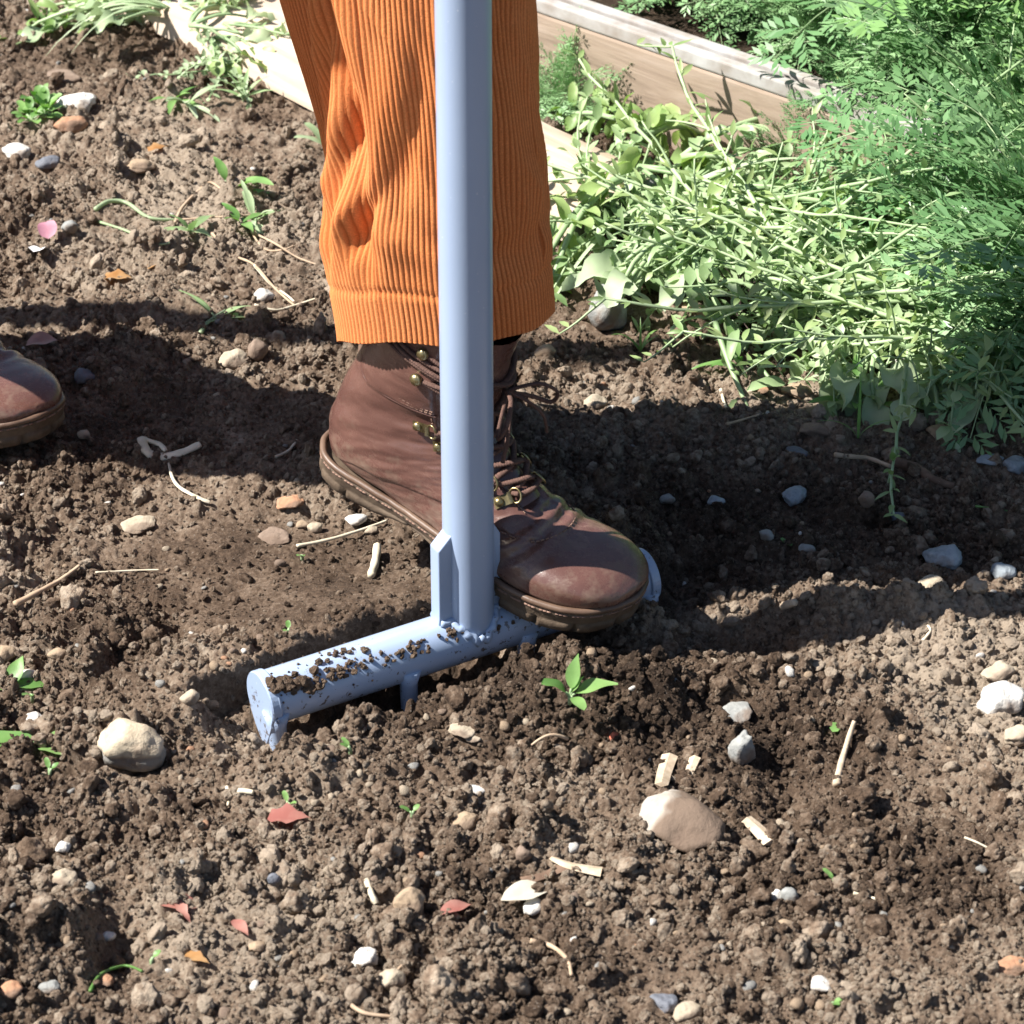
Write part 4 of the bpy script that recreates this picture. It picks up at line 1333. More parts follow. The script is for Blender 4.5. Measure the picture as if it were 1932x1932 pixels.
STONES = [
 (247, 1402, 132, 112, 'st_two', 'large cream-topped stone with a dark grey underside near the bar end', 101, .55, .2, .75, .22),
 (1290, 1548, 182, 128, 'st_caked', 'large potato-shaped stone caked in soil with one pale clean end', 102, .3, -.35, .6, .28),
 (1402, 1420, 60, 78, 'st_grey', 'upright pale grey angular stone beside the wood chips', 103, .75, .3, .9, .2),
 (150, 195, 86, 46, 'st_white', 'white-topped angular stone lying behind the orange brick fragment', 104, .8, .1, .6, .2),
 (131, 240, 72, 40, 'st_orange', 'orange brick fragment beside the small leafy clump', 105, .9, .15, .6, .2),
 (36, 291, 62, 34, 'st_white', 'smooth white oval pebble near the orange brick fragment', 106, .2, .1, .6, .2),
 (92, 308, 52, 34, 'st_slate', 'dark slate chip standing next to the white oval pebble', 107, .9, .4, .6, .2),
 (266, 323, 60, 34, 'st_tan', 'smooth tan pebble in the strip of thin shadow', 108, .25, .0, .6, .2),
 (1142, 606, 84, 84, 'st_grey', 'round grey cobble standing proud beside the trouser hem', 109, .25, .2, .95, .12),
 (1040, 204, 46, 30, 'st_grey', 'pale flat stone at the foot of the bed border', 110, .4, .1, .6, .2),
 (438, 683, 60, 50, 'st_cream', 'pale wedge-shaped stone touching a round brown pebble', 111, .85, .3, .6, .2),
 (486, 670, 44, 46, 'st_brown', 'round brown pebble touching the pale wedge-shaped stone', 112, .2, .3, .8, .2),
 (1782, 1052, 92, 66, 'st_blue', 'oblong blue-grey stone in the shade of the legs', 113, .5, -.6, .6, .2),
 (1890, 1082, 52, 42, 'st_blue', 'rounded blue-grey stone beside the oblong one in the shade', 114, .35, .0, .7, .2),
 (1497, 937, 60, 44, 'st_blue', 'triangular blue-grey stone alone in the deep shade', 115, .9, .5, .6, .2),
 (1883, 1274, 68, 46, 'st_cream', 'smooth cream stone resting above the chalky lump', 116, .4, .2, .6, .2),
 (1890, 1322, 100, 78, 'st_white', 'large chalky white lump among dry soil', 117, .35, .1, .6, .25),
 (1918, 1392, 62, 50, 'st_cream', 'yellowish cream stone below the chalky lump', 118, .45, .4, .6, .25),
 (768, 1712, 72, 66, 'st_tan', 'tan flat-topped stone with a small hole beside a reddish leaf', 119, .5, .1, .75, .2),
 (1006, 1712, 50, 42, 'st_white', 'bright white quartz chip beside the pale dead leaf', 120, .85, .6, .6, .2),
 (870, 1388, 56, 30, 'st_cream', 'flat pale flake in front of the fork bar', 121, .7, -.4, .4, .25),
 (894, 1408, 32, 16, 'st_cream', 'small pale flake just under the larger flat flake', 122, .6, -.2, .5, .25),
 (896, 1486, 42, 22, 'st_white', 'small white oval chip on the open soil before the fork', 123, .6, .1, .5, .25),
 (118, 1656, 66, 42, 'st_cream', 'smooth cream oval pebble at the rim of the dark hole', 124, .25, -.5, .6, .25),
 (120, 1612, 34, 30, 'st_white', 'white chip just above the smooth cream oval pebble', 125, .8, .2, .6, .2),
 (95, 1848, 48, 32, 'st_grey', 'smooth light grey oval pebble below the dark hole', 126, .15, .0, .6, .25),
 (205, 1786, 32, 24, 'st_white', 'small clean white pebble at the foot of the dark hole', 127, .3, .0, .6, .2),
 (196, 1848, 46, 30, 'st_orange', 'flat orange brick chip beside a thin green grass stalk', 128, .5, -.2, .45, .25),
 (690, 1810, 60, 48, 'st_white', 'bright white broken stone with a thin root looped beside it', 129, .85, .3, .6, .2),
 (738, 1850, 58, 60, 'st_cream', 'cream broken stone half sunk beside the bright white one', 130, .5, .3, .6, .35),
 (1392, 1336, 84, 48, 'st_grey', 'grey slab-like stone half buried near the dark clod', 131, .8, .5, .4, .3),
 (1160, 1385, 28, 26, 'st_red', 'small bright red brick bit near the green seedling', 132, .6, .5, .6, .25),
 (264, 988, 72, 32, 'st_cream', 'flat cream slab lying in the trodden soil left of the heel', 133, .9, .1, .4, .25),
 (550, 956, 62, 30, 'st_orange', 'thin orange-tan tile sherd left of the heel', 134, .9, .35, .4, .25),
 (520, 1012, 66, 26, 'st_brown', 'brown angular sliver of stone in the trodden soil', 135, .8, -.4, .5, .3),
 (572, 994, 28, 24, 'st_tan', 'small tan pebble beside the tile sherd', 136, .4, .2, .6, .25),
 (594, 998, 30, 28, 'st_cream', 'small cream pebble beside the boot heel', 137, .4, .2, .6, .25),
 (672, 992, 44, 30, 'st_white', 'pale pebble in the shade edge beneath the boot arch', 138, .5, .1, .6, .25),
 (700, 1000, 30, 20, 'st_cream', 'little cream pebble beneath the boot arch', 139, .4, .2, .6, .25),
 (1866, 874, 58, 32, 'st_blue', 'flat blue-grey stone touching a bigger one in the shade', 140, .4, .1, .5, .25),
 (1915, 880, 62, 46, 'st_blue', 'big blocky blue-grey stone in the shade by a thin grass blade', 141, .55, .2, .6, .25),
 (1540, 818, 66, 34, 'st_brown', 'flat dark block on the edge of the big shadow', 142, .9, -.1, .5, .25),
 (1503, 848, 48, 28, 'st_slate', 'dark flat stone just inside the big shadow', 143, .5, -.1, .5, .25),
 (1506, 738, 66, 32, 'st_tan', 'sunlit tan brick piece on dry soil', 144, .9, .05, .6, .2),
 (1432, 732, 40, 17, 'st_orange', 'flat orange tile chip on dry sunlit soil', 145, .5, .0, .4, .3),
 (1716, 690, 84, 60, 'st_white', 'lumpy white mortar stone under the cut weeds', 146, .6, .2, .6, .2),
 (1792, 712, 62, 46, 'st_tan', 'tan boulder-like stone leaning by the cut weeds', 147, .6, .5, .7, .2),
 (1776, 722, 38, 26, 'st_white', 'small white egg-shaped pebble in front of the tan stone', 148, .2, .1, .6, .2),
 (110, 1236, 42, 36, 'st_tan', 'yellowish tan pebble on the crumbly soil by the plucked leaves', 149, .5, .3, .6, .25),
 (12, 1236, 44, 44, 'st_tan', 'rough tan stone close to the green plucked leaves', 150, .5, .3, .7, .25),
 (52, 1274, 46, 26, 'st_white', 'white chip lying above the plucked leaves', 151, .8, .5, .5, .25),
 (66, 1355, 36, 26, 'st_white', 'white pebble under the plucked leaves', 152, .4, .3, .6, .25),
 (358, 1303, 40, 34, 'st_cream', 'cream pebble behind the end of the fork bar', 153, .5, .3, .7, .25),
 (400, 1326, 30, 26, 'st_tan', 'small tan pebble close to the end of the fork bar', 154, .5, .3, .7, .25),
 (1546, 1858, 52, 34, 'st_white', 'long white chip lying slantwise on the dark crumbly soil', 155, .9, -.6, .5, .25),
 (1905, 1815, 76, 66, 'st_orange', 'broad pinkish orange tile sherd pressed flat in dry soil', 156, .7, .2, .25, .45),
 (1252, 1888, 62, 54, 'st_slate', 'dull purple-grey stone half sunk in soil', 157, .4, .2, .5, .4),
 (1296, 1908, 62, 46, 'st_cream', 'yellow cream stone beside the dull purple-grey one', 158, .6, .3, .5, .3),
 (1465, 1689, 26, 38, 'st_white', 'small upright white chip touching a grey pebble', 159, .5, .2, .8, .25),
 (1491, 1692, 42, 46, 'st_grey', 'grey pebble touching the small white chip', 160, .3, .2, .8, .3),
 (1480, 1752, 36, 36, 'st_tan', 'dull tan pebble half sunk in dark crumbs', 161, .3, .2, .7, .4),
 (498, 558, 42, 32, 'st_white', 'white pebble lying between thin stalks left of the trousers', 162, .45, .2, .7, .2),
 (1455, 604, 62, 34, 'st_brown', 'brown angular stone at the edge of the weed heap', 163, .85, .2, .6, .2),
 (1362, 600, 34, 22, 'st_tan', 'small tan stone beside the roots of the weed heap', 164, .6, .2, .6, .2),
 (135, 440, 38, 28, 'st_grey', 'pale greenish grey oval pebble near the fallen petals', 165, .2, .3, .7, .2),
 (240, 770 - 530, 1, 1, None, None, 0),
 (120, 142, 80, 30, 'st_brown', 'long brown stone slab behind the white-topped stone', 166, .8, -.3, .5, .25),
 (1755, 1275, 1, 1, None, None, 0),
 (1030, 665, 46, 30, 'st_tan', 'tan pebble on the dry soil below the hem', 167, .4, .2, .6, .3),
 (1120, 758, 60, 40, 'st_cream', 'pale dry lump by the edge of the big shadow', 168, .5, .2, .6, .35),
 (1780, 817, 70, 34, 'st_tan', 'tan flat stone half in and half out of the big shadow', 169, .6, -.1, .4, .3),
 (1350, 960 - 18, 34, 30, 'st_blue', 'small bluish stone in the deep shade near the toe', 170, .5, .2, .6, .3),
 (1260, 945, 34, 26, 'st_grey', 'light grey chip in the deep shade near the laces', 171, .6, .2, .6, .3),
 (1522, 1036, 32, 22, 'st_grey', 'little wedge-shaped grey chip in the deep shade', 172, .9, .2, .6, .3),
 (1445, 1033, 32, 24, 'st_grey', 'narrow light grey chip in the deep shade', 173, .8, -.6, .6, .3),
 (1630, 970, 36, 36, 'st_brown', 'dull brown stone upright in the deep shade', 174, .6, -.3, .8, .3),
 (1690, 975, 36, 32, 'st_slate', 'dark slate-coloured stone in the deep shade', 175, .6, .3, .7, .3),
 (1756, 1105, 60, 48, 'st_cream', 'sunlit cream wedge on the bank beside the big shadow', 176, .95, .6, .7, .25),
 (1888, 1400, 1, 1, None, None, 0),
 (1366, 1378 - 22, 1, 1, None, None, 0),
 (880, 1545, 60, 44, 'st_tan', 'tan angular stone half sunk in a shaded hollow', 177, .7, .3, .7, .35),
 (985, 1612, 34, 30, 'st_brown', 'round brown stone beside the wood splinters', 178, .2, .3, .8, .25),
 (518, 1671, 28, 28, 'st_slate', 'small round dark grey pebble on sunlit crumbs', 179, .1, .3, .8, .25),
 (486, 1786, 40, 30, 'st_tan', 'tan cube-like pebble on sunlit crumbs', 180, .8, .3, .7, .25),
 (20, 1868, 50, 36, 'st_orange', 'orange-tan rounded stone near the light grey oval pebble', 181, .4, .3, .6, .3),
 (1645, 1345 - 40, 1, 1, None, None, 0),
 (1760, 1650 - 40, 1, 1, None, None, 0),
 (215, 960 - 60, 1, 1, None, None, 0),
 (158, 826, 26, 22, 'st_cream', 'cream pebble at the edge of the boot shadow', 182, .4, .3, .8, .2),
 (160, 905 - 200, 46, 40, 'st_slate', 'angular dusty stone in the shadow by the worn boot', 183, .7, .3, .6, .3),
 (240, 697, 22, 16, 'st_grey', 'small grey chip on the rim of the shadow', 184, .5, .2, .7, .3),
]
for a in STONES:
    if a[4] is None: continue
    px, py, wp_, hp_, mt, lb, sd, an_, ro, fl, sk = a
    stone(px, py, wp_, hp_, mt, lb, sd, an_, ro, fl, sk)

# scattered small pebbles: copies of a few shapes
pmats = ['st_cream', 'st_white', 'st_grey', 'st_tan', 'st_brown', 'st_brown', 'st_tan', 'st_brown', 'st_grey', 'st_cream']
pnames = {'st_cream': 'cream', 'st_white': 'white', 'st_grey': 'light grey', 'st_tan': 'tan', 'st_brown': 'dull brown', 'st_blue': 'bluish grey', 'st_orange': 'orange'}
PROTO = []
for k in range(20):
    mt = pmats[k % 10] if k != 7 else 'st_orange'
    PROTO.append((rock_mesh('pebble', 300+k, mt, (1, rng.uniform(.65, .95), rng.uniform(.45, .8)), 2, rng.uniform(.1, .9), 10, .06), pnames[mt]))
cnt = 0
prg = np.random.default_rng(33)
while cnt < 270:
    px, py = prg.uniform(-10, 1940), prg.uniform(20, 1925)
    if 1080 < px and py < 620 - (px-1080)*-.05: continue
    P = U(px, py)
    if any(math.hypot(P[0]-c[0], P[1]-c[1]) < c[2]*1.5 for c in KEEP_OUT): continue
    l = (P[:2]-BAR_A[:2])@BAR_D; q_ = (P[:2]-BAR_A[:2])@BAR_N
    if -.02 < l < BAR_L+.03 and -.05 < q_ < .035: continue
    if 600 < px < 1050 and py < 940: continue
    if 600 < px < 1240 and 900 < py < 1200: continue
    sz = prg.uniform(10, 17)*(1 if prg.random() < .75 else 1.5)/2350
    me, nm = PROTO[prg.integers(len(PROTO))]
    o = bpy.data.objects.new('pebble', me)
    COL.objects.link(o)
    o.scale = (sz, sz, sz)
    z_ = gavg(P[0], P[1], sz*.4)
    o.location = (P[0], P[1], z_+sz*.14)
    o.rotation_euler = (prg.normal(0, .25), prg.normal(0, .25), prg.uniform(0, 6.28))
    tag(o, 'small %s pebble lying loose among the soil crumbs' % nm, 'pebble', 'small %s pebbles strewn over the soil' % nm)
    KEEP_OUT.append((P[0], P[1], sz*.4))
    cnt += 1

# ------------------------------------------------------------------ soil crumbs
def build_crumbs():
    col = bpy.data.collections.new('crumb_shapes')
    for k in range(10):
        rk = np.random.default_rng(500+k)
        V, F = rock_points(500+k, 4, .3, 9, .12)
        D_ = ICO[4][0]
        for cnt_, lo, hi, am in ((16, .35, .7, .3), (60, .16, .34, .13), (160, .07, .15, .055)):
            cd = rk.normal(size=(cnt_, 3)); cd /= np.linalg.norm(cd, axis=1)[:, None]
            ro = rk.uniform(lo, hi, cnt_)
            h = np.sqrt(np.maximum(0, 1-(1-D_@cd.T)/(1-np.cos(ro))))*ro/hi
            V = V*(1+am*h.max(1)[:, None])
        V = V*np.array([1, rk.uniform(.7, 1), rk.uniform(.55, .9)])/1.25
        mb = MB(); mb.add(V, F)
        me = mb.mesh('crumb', 'crumb')
        o = bpy.data.objects.new('crumb', me)
        col.objects.link(o)
    r = np.random.default_rng(99)
    N = 300000
    d = 1.15*(2.95/1.15)**r.random(N)
    x = r.uniform(-.182, .182, N)*np.hypot(d, CAM[2])
    y = CAM[1]+d
    rg = rough(x, y)
    keep = r.random(N) < np.clip(.1+.95*rg*rg, 0, 1)
    x, y, rg = x[keep], y[keep], rg[keep]
    # not on the packed floor of the trench, the stones or inside the bed
    l = (x-BAR_A[0])*BAR_D[0]+(y-BAR_A[1])*BAR_D[1]; q = (x-BAR_A[0])*BAR_N[0]+(y-BAR_A[1])*BAR_N[1]
    ok = ~((l > -.008) & (l < BAR_L+.01) & (q > -.026) & (q < .0225))
    for c in KEEP_OUT:
        ok &= (x-c[0])**2+(y-c[1])**2 > c[2]**2
    vb = (x-P0[0])*bnorm[0]+(y-P0[1])*bnorm[1]
    ok &= vb < -.004
    vp = (x-pl0[0])*pn[0]+(y-pl0[1])*pn[1]; lp = (x-pl0[0])*pd[0]+(y-pl0[1])*pd[1]
    ok &= ~((vp > -.003) & (vp < pw+.003) & (lp < pln+.003))
    x, y, rg = x[ok], y[ok], rg[ok]
    n = len(x)
    rad = .00075*(1-r.random(n))**(-1/2.0)
    rad = np.minimum(rad, .003+.0065*r.random(n)**2.5)
    rad *= .75+.35*np.clip(rg, 0, 1.2)
    z = ground(x, y)+rad*r.uniform(-.15, .6, n)
    me = bpy.data.meshes.new('soil_crumbs')
    me.vertices.add(n)
    me.vertices.foreach_set('co', np.stack([x, y, z], -1).ravel().astype(np.float32))
    a = me.attributes.new('scl', 'FLOAT_VECTOR', 'POINT')
    a.data.foreach_set('vector', (rad[:, None]*r.uniform(.75, 1.25, (n, 3))).ravel().astype(np.float32))
    a = me.attributes.new('rot', 'FLOAT_VECTOR', 'POINT')
    a.data.foreach_set('vector', r.uniform(0, 6.28, (n, 3)).ravel().astype(np.float32))
    a = me.attributes.new('dry', 'FLOAT', 'POINT')
    a.data.foreach_set('value', np.clip(dryness(x, y)+.08, 0, 1).astype(np.float32))
    a = me.attributes.new('idx', 'INT', 'POINT')
    a.data.foreach_set('value', r.integers(0, 10, n).astype(np.int32))
    me.update()
    me.materials.append(M['crumb'])
    o = bpy.data.objects.new('soil_crumbs', me)
    COL.objects.link(o)
    tag(o, 'loose crumbs and small clods of brown soil strewn over the ground', 'soil crumbs', kind='stuff')
    ng = bpy.data.node_groups.new('crumb_scatter', 'GeometryNodeTree')
    ng.interface.new_socket('Geometry', in_out='INPUT', socket_type='NodeSocketGeometry')
    ng.interface.new_socket('Geometry', in_out='OUTPUT', socket_type='NodeSocketGeometry')
    gi = ng.nodes.new('NodeGroupInput'); go = ng.nodes.new('NodeGroupOutput')
    ci = ng.nodes.new('GeometryNodeCollectionInfo')
    ci.inputs['Collection'].default_value = col
    ci.inputs['Separate Children'].default_value = True
    ci.inputs['Reset Children'].default_value = True
    ip = ng.nodes.new('GeometryNodeInstanceOnPoints')
    ip.inputs['Pick Instance'].default_value = True
    def named(nm, ty):
        q = ng.nodes.new('GeometryNodeInputNamedAttribute')
        q.data_type = ty
        q.inputs['Name'].default_value = nm
        return q.outputs['Attribute']
    e2r = ng.nodes.new('FunctionNodeEulerToRotation')
    ng.links.new(gi.outputs[0], ip.inputs['Points'])
    ng.links.new(ci.outputs[0], ip.inputs['Instance'])
    ng.links.new(named('idx', 'INT'), ip.inputs['Instance Index'])
    ng.links.new(named('rot', 'FLOAT_VECTOR'), e2r.inputs[0])
    ng.links.new(e2r.outputs[0], ip.inputs['Rotation'])
    ng.links.new(named('scl', 'FLOAT_VECTOR'), ip.inputs['Scale'])
    ng.links.new(ip.outputs[0], go.inputs[0])
    md = o.modifiers.new('scatter', 'NODES')
    md.node_group = ng
    return n

# ------------------------------------------------------------------ plants
def norm(v):
    v = np.asarray(v, float)
    return v/(np.linalg.norm(v)+1e-12)

def curve(p0, d, L, droop, n, r, wig=.12):
    pts = [np.array(p0, float)]
    d = norm(d)
    for k in range(n):
        d = norm(d+np.array([0, 0, -droop/n])+r.normal(0, wig/n, 3))
        pts.append(pts[-1]+d*L/n)
    return np.array(pts)

def frond(mb, p0, d, L, r, droop=1.2, m=0, ms=1):
    pts = curve(p0, d, L, droop, 10, r, .3)
    mb.tube(pts, np.linspace(.0013, .0005, len(pts)), 4, ms, cap=False)
    npair = 7
    for k in range(npair):
        f = .22+.76*k/(npair-1)
        i = min(int(f*10), 9); g_ = f*10-i
        p = pts[i]*(1-g_)+pts[i+1]*g_
        tg = norm(pts[i+1]-pts[i])
        side = norm(np.cross(tg, [0, 0, 1])+1e-6)
        upv = np.cross(side, tg)
        pl = L*(.34*(1-f)**.6+.05)
        for sg in (-1, 1):
            pd_ = norm(sg*side*.85+tg*.55+upv*r.normal(.05, .2))
            nl = 5 if pl > .03 else 3
            for j in range(nl+1):
                fj = (j+.6)/(nl+.6)
                b = p+pd_*pl*fj*.95+np.array([0, 0, -.12*pl*fj*fj])
                for s2 in ((-1, 1) if j < nl else (0,)):
                    ld_ = norm(pd_*.85+s2*.7*np.cross(upv, pd_)+r.normal(0, .08, 3))
                    ll = (.0095+.011*(1-fj))*r.uniform(.8, 1.3)*(L/.2)**.5
                    wv = norm(np.cross(ld_, upv+r.normal(0, .22, 3)))*ll*.15
                    mid = b+ld_*ll*.55
                    mb.add([b, mid+wv, b+ld_*ll, mid-wv], [(0, 1, 2, 3)], m)

def feather_plant(seed, n=26, H=.26, bend=None):
    r = np.random.default_rng(seed)
    fm = MB()
    for k in range(n):
        a = r.uniform(0, 2*np.pi)
        el = r.uniform(.25, 1.35)
        d = np.array([math.cos(a)*math.cos(el), math.sin(a)*math.cos(el), math.sin(el)])
        if bend is not None: d = norm(d+np.array(bend)*r.uniform(.1, .9))
        b = np.array([math.cos(a), math.sin(a), 0])*r.uniform(0, .03)+[0, 0, r.uniform(0, .1)]
        frond(fm, b, d, H*r.uniform(.65, 1.15), r, r.uniform(.6, 1.9))
    stm = MB()
    for k in range(4):
        a = r.uniform(0, 6.28)
        stm.tube(curve((0, 0, -.02), (.25*math.cos(a), .25*math.sin(a), 1), H*.6, .2, 6, r), np.linspace(.003, .0015, 7), 6)
    return fm, stm

FV = []
for k in range(6):
    fm, stm = feather_plant(700+k, 34, .25, (-.15, -.2, .3) if k % 2 else (0, 0, .3))
    FV.append((fm.mesh('foliage', ['feather' if k else 'feather_y', 'weed_stem'], False), stm.mesh('stem', 'weed_stem')))
frg = np.random.default_rng(12)

def put_feather(x, y, z, k, s, rz, label, group):
    rt_ = empty('feathery_plant', (x, y, z), (frg.normal(0, .1), frg.normal(0, .1), rz), label=label, cat='plant', group=group)
    rt_.scale = (s, s, s)
    for nm, me in (('foliage', FV[k][0]), ('stem', FV[k][1])):
        o = bpy.data.objects.new(nm, me)
        COL.objects.link(o)
        o.parent = rt_
# rows of plants in the bed
lab_bed = 'leafy green plant with finely cut feathery leaves growing in the raised bed'
grp_bed = 'feathery plants in the raised bed'
for row, (off, du) in enumerate(((.05, .2), (.13, .075), (.26, .085), (.38, .1), (.54, .12))):
    t_ = .42+.02*row
    while t_ < ln+.1:
        p_ = P0+bdir*(t_+frg.normal(0, .015))+bnorm*(off+frg.normal(0, .015))
        if t_ > (.92, .74, .55, .5, .45)[row]:
            put_feather(p_[0], p_[1], .055, int(frg.integers(6)), frg.uniform(.75, 1.1)*(.4, .58, 1.0, 1.2, 1.35)[row]*(.85 if t_ < .95 else 1.05), frg.uniform(0, 6.28) if row > 0 else frg.normal(0, .4), lab_bed, grp_bed)
        t_ += du*frg.uniform(.8, 1.2)
# plants spilling over at the near end of the border
for px, py, s_ in ((1875, 560, .4), (1915, 570, .5), (1890, 470, .55), (1950, 500, .6), (1985, 600, .6), (1925, 640, .4), (1980, 700, .45), (1950, 430, .7), (1990, 520, .9), (1975, 440, .95), (2010, 620, .8)):
    p_ = U(px, py, .0)
    put_feather(p_[0], p_[1], -.005, int(frg.integers(6)), s_, frg.uniform(0, 6.28), 'leafy feathery plant spilling onto the soil past the end of the heap', 'feathery plants spilling over')
# thin sprigs hanging in front of the border board
for px, py, s_ in ((1110, 205, .32), (1065, 195, .28), (1500, 345, .25), (1700, 425, .3)):
    p_ = U(px, py, .0)-bnorm*.01
    put_feather(p_[0], p_[1], gz(p_[0], p_[1])-.004, int(frg.integers(6)), s_, frg.uniform(0, 6.28), 'thin feathery sprig growing against the foot of the border board', 'sprigs at the foot of the border')

# dark broad leaf plant in the shade of the spilling foliage
p_ = U(1895, 560, 0)
rt_ = empty('broadleaf_plant', (p_[0], p_[1], 0), label='low plant with broad dark green leaves under the feathery foliage', cat='plant')
mb = MB(); r = np.random.default_rng(4)
for k in range(9):
    a = r.uniform(0, 6.28)
    d = np.array([math.cos(a), math.sin(a), r.uniform(.5, 1.2)])
    mb.leaf([0, 0, .02], d, [0, 0, 1], r.uniform(.09, .13), r.uniform(.05, .07), 'oval', 1.0, .2, 8, 0, .06)
mb.obj('leaf', 'fresh', rt_)

# pulled weeds, several kinds
def weed_mesh(seed, kind):
    r = np.random.default_rng(seed)
    lm, sm = MB(), MB()
    if kind == 'jointed':                 # thin jointed stems with narrow leaves, knotgrass
        for s_ in range(3):
            a = r.normal(0, .35)
            pts = curve((0, 0, .012), (math.cos(a), math.sin(a), r.uniform(.0, .22)), r.uniform(.2, .34), r.uniform(.15, .6), 14, r, 1.5)
            sm.tube(pts, np.linspace(.0020, .0010, 15)*(1+.25*(np.arange(15) % 3 == 0)), 6)
            for k in range(2, 15):
                for j in range(2):
                    b = pts[k]
                    tg = norm(pts[k]-pts[k-1])
                    d = norm(tg*.7+r.normal(0, .6, 3))
                    lm.leaf(b, d, [r.normal(0, .4), r.normal(0, .4), 1], r.uniform(.010, .024), r.uniform(.0035, .006), 'lance', r.uniform(-.2, .9), .25, 4)
                if r.random() < .3:
                    sub = curve(pts[k], tg+r.normal(0, .7, 3), r.uniform(.03, .08), .4, 5, r, .5)
                    sm.tube(sub, np.linspace(.0012, .0006, 6), 5)
                    for q in range(1, 6):
                        lm.leaf(sub[q], tg+r.normal(0, .8, 3), [0, 0, 1], r.uniform(.008, .016), .005, 'lance', .4, .2, 3)
    elif kind == 'leafy':                 # softer stems, broad oval leaves
        for s_ in range(2):
            a = r.normal(0, .4)
            pts = curve((0, 0, .015), (math.cos(a), math.sin(a), r.uniform(.2, .6)), r.uniform(.13, .22), r.uniform(.8, 1.5), 10, r, .6)
            sm.tube(pts, np.linspace(.0032, .0014, 11), 7)
            for k in range(1, 11):
                for j in range(2):
                    tg = norm(pts[k]-pts[k-1])
                    d = norm(tg*.4+r.normal(0, .75, 3)+[0, 0, .15])
                    lm.leaf(pts[k]+d*.004, d, [r.normal(0, .5), r.normal(0, .5), 1], r.uniform(.014, .032), r.uniform(.007, .015), 'oval', r.uniform(.2, 1.7), .4, 6, 0, .1)
    elif kind == 'grass':                 # long flat blades
        for s_ in range(11):
            a = r.normal(0, .7)
            d = (math.cos(a), math.sin(a), r.uniform(.1, .8))
            lm.leaf((r.normal(0, .004), r.normal(0, .004), .006), d, [0, 0, 1], r.uniform(.08, .2), r.uniform(.004, .009), 'blade', r.uniform(.5, 1.8), .35, 9)
        for s_ in range(2):
            pts = curve((0, 0, .008), (1, r.normal(0, .3), .4), .14, .9, 8, r)
            sm.tube(pts, np.linspace(.002, .001, 9), 5)
    elif kind == 'small':                 # tangle of little leaves, chickweed
        for s_ in range(7):
            a = r.uniform(0, 6.28)
            pts = curve((0, 0, .01), (math.cos(a), math.sin(a), r.uniform(.1, .7)), r.uniform(.06, .13), r.uniform(.4, 1.2), 8, r, .9)
            sm.tube(pts, np.linspace(.0013, .0007, 9), 4)
            for k in range(1, 9):
                for j in range(3):
                    lm.leaf(pts[k], r.normal(0, 1, 3)+[0, 0, .25], [0, 0, 1], r.uniform(.007, .016), r.uniform(.004, .008), 'oval', r.uniform(0, .8), .25, 3)
    elif kind == 'wilted':                # wilted pale broad leaves
        for s_ in range(6):
            a = r.normal(0, .8)
            pts = curve((0, 0, .008), (math.cos(a), math.sin(a), r.uniform(.1, .5)), r.uniform(.05, .09), .8, 6, r, .6)
            sm.tube(pts, np.linspace(.0028, .0016, 7), 6)
            dl = pts[-1]-pts[-3]; dl[2] = max(dl[2], -.1*np.linalg.norm(dl[:2]))
            lm.leaf(pts[-1], dl, [r.normal(0, .4), r.normal(0, .4), 1], r.uniform(.032, .058), r.uniform(.016, .03), 'rag' if s_ % 2 else 'oval', r.uniform(.1, .9), .45, 10, 0, .2)
    return lm, sm

KIND = {'jointed': ('weed_leaf', 'pulled weed with long thin jointed stems and narrow leaves in the heap'),
        'leafy': ('weed_yellow', 'pulled weed with fleshy stems and broad yellow-green leaves in the heap'),
        'grass': ('weed_pale', 'pulled tuft of long flat pale grass blades in the heap'),
        'small': ('weed_leaf', 'pulled tangle of small oval green leaves in the heap'),
        'wilted': ('weed_pale', 'pulled weed with wilted pale broad leaves in the heap')}
WV = {}
for kd in KIND:
    WV[kd] = []
    for j in range(3):
        lm, sm = weed_mesh(800+17*j+len(kd), kd)
        lmat = KIND[kd][0] if j != 1 else {'small': 'weed_pale', 'leafy': 'weed_leaf', 'jointed': 'weed_dry', 'grass': 'weed_leaf', 'wilted': 'weed_yellow'}[kd]
        WV[kd].append((lm.mesh('leaf', lmat), sm.mesh('stem', 'weed_stem')))
wrg = np.random.default_rng(21)

def put_weed(kd, px, py, rz, lift=.0, s=1.0, var=None, label=None, group=None):
    if label is None:
        if (px < 1165 and py < 440) or (abs(px-1142) < 85 and py > 430): return
        lift *= .55
        py += 26 if px > 1230 else 10
        low_ = float(np.interp(px, [1040, 1300, 1420, 1560, 1700, 1932], [470, 530, 570, 615, 635, 690]))
        if py > low_: py = low_-abs(py-low_)*.5
    p_ = U(px, py, 0)
    z_ = gavg(p_[0], p_[1], .02)
    p_ = U(px, py, z_+lift)
    v = WV[kd][wrg.integers(3) if var is None else var]
    rt_ = empty('pulled_weed', tuple(p_), (wrg.normal(0, .12), wrg.normal(0, .12), rz), label=label or KIND[kd][1], cat='weed', group=group or 'pulled %s weeds in the heap' % kd)
    rt_.scale = (s, s, s)
    for nm, me in (('foliage', v[0]), ('stem', v[1])):
        o = bpy.data.objects.new(nm, me)
        COL.objects.link(o)
        o.parent = rt_

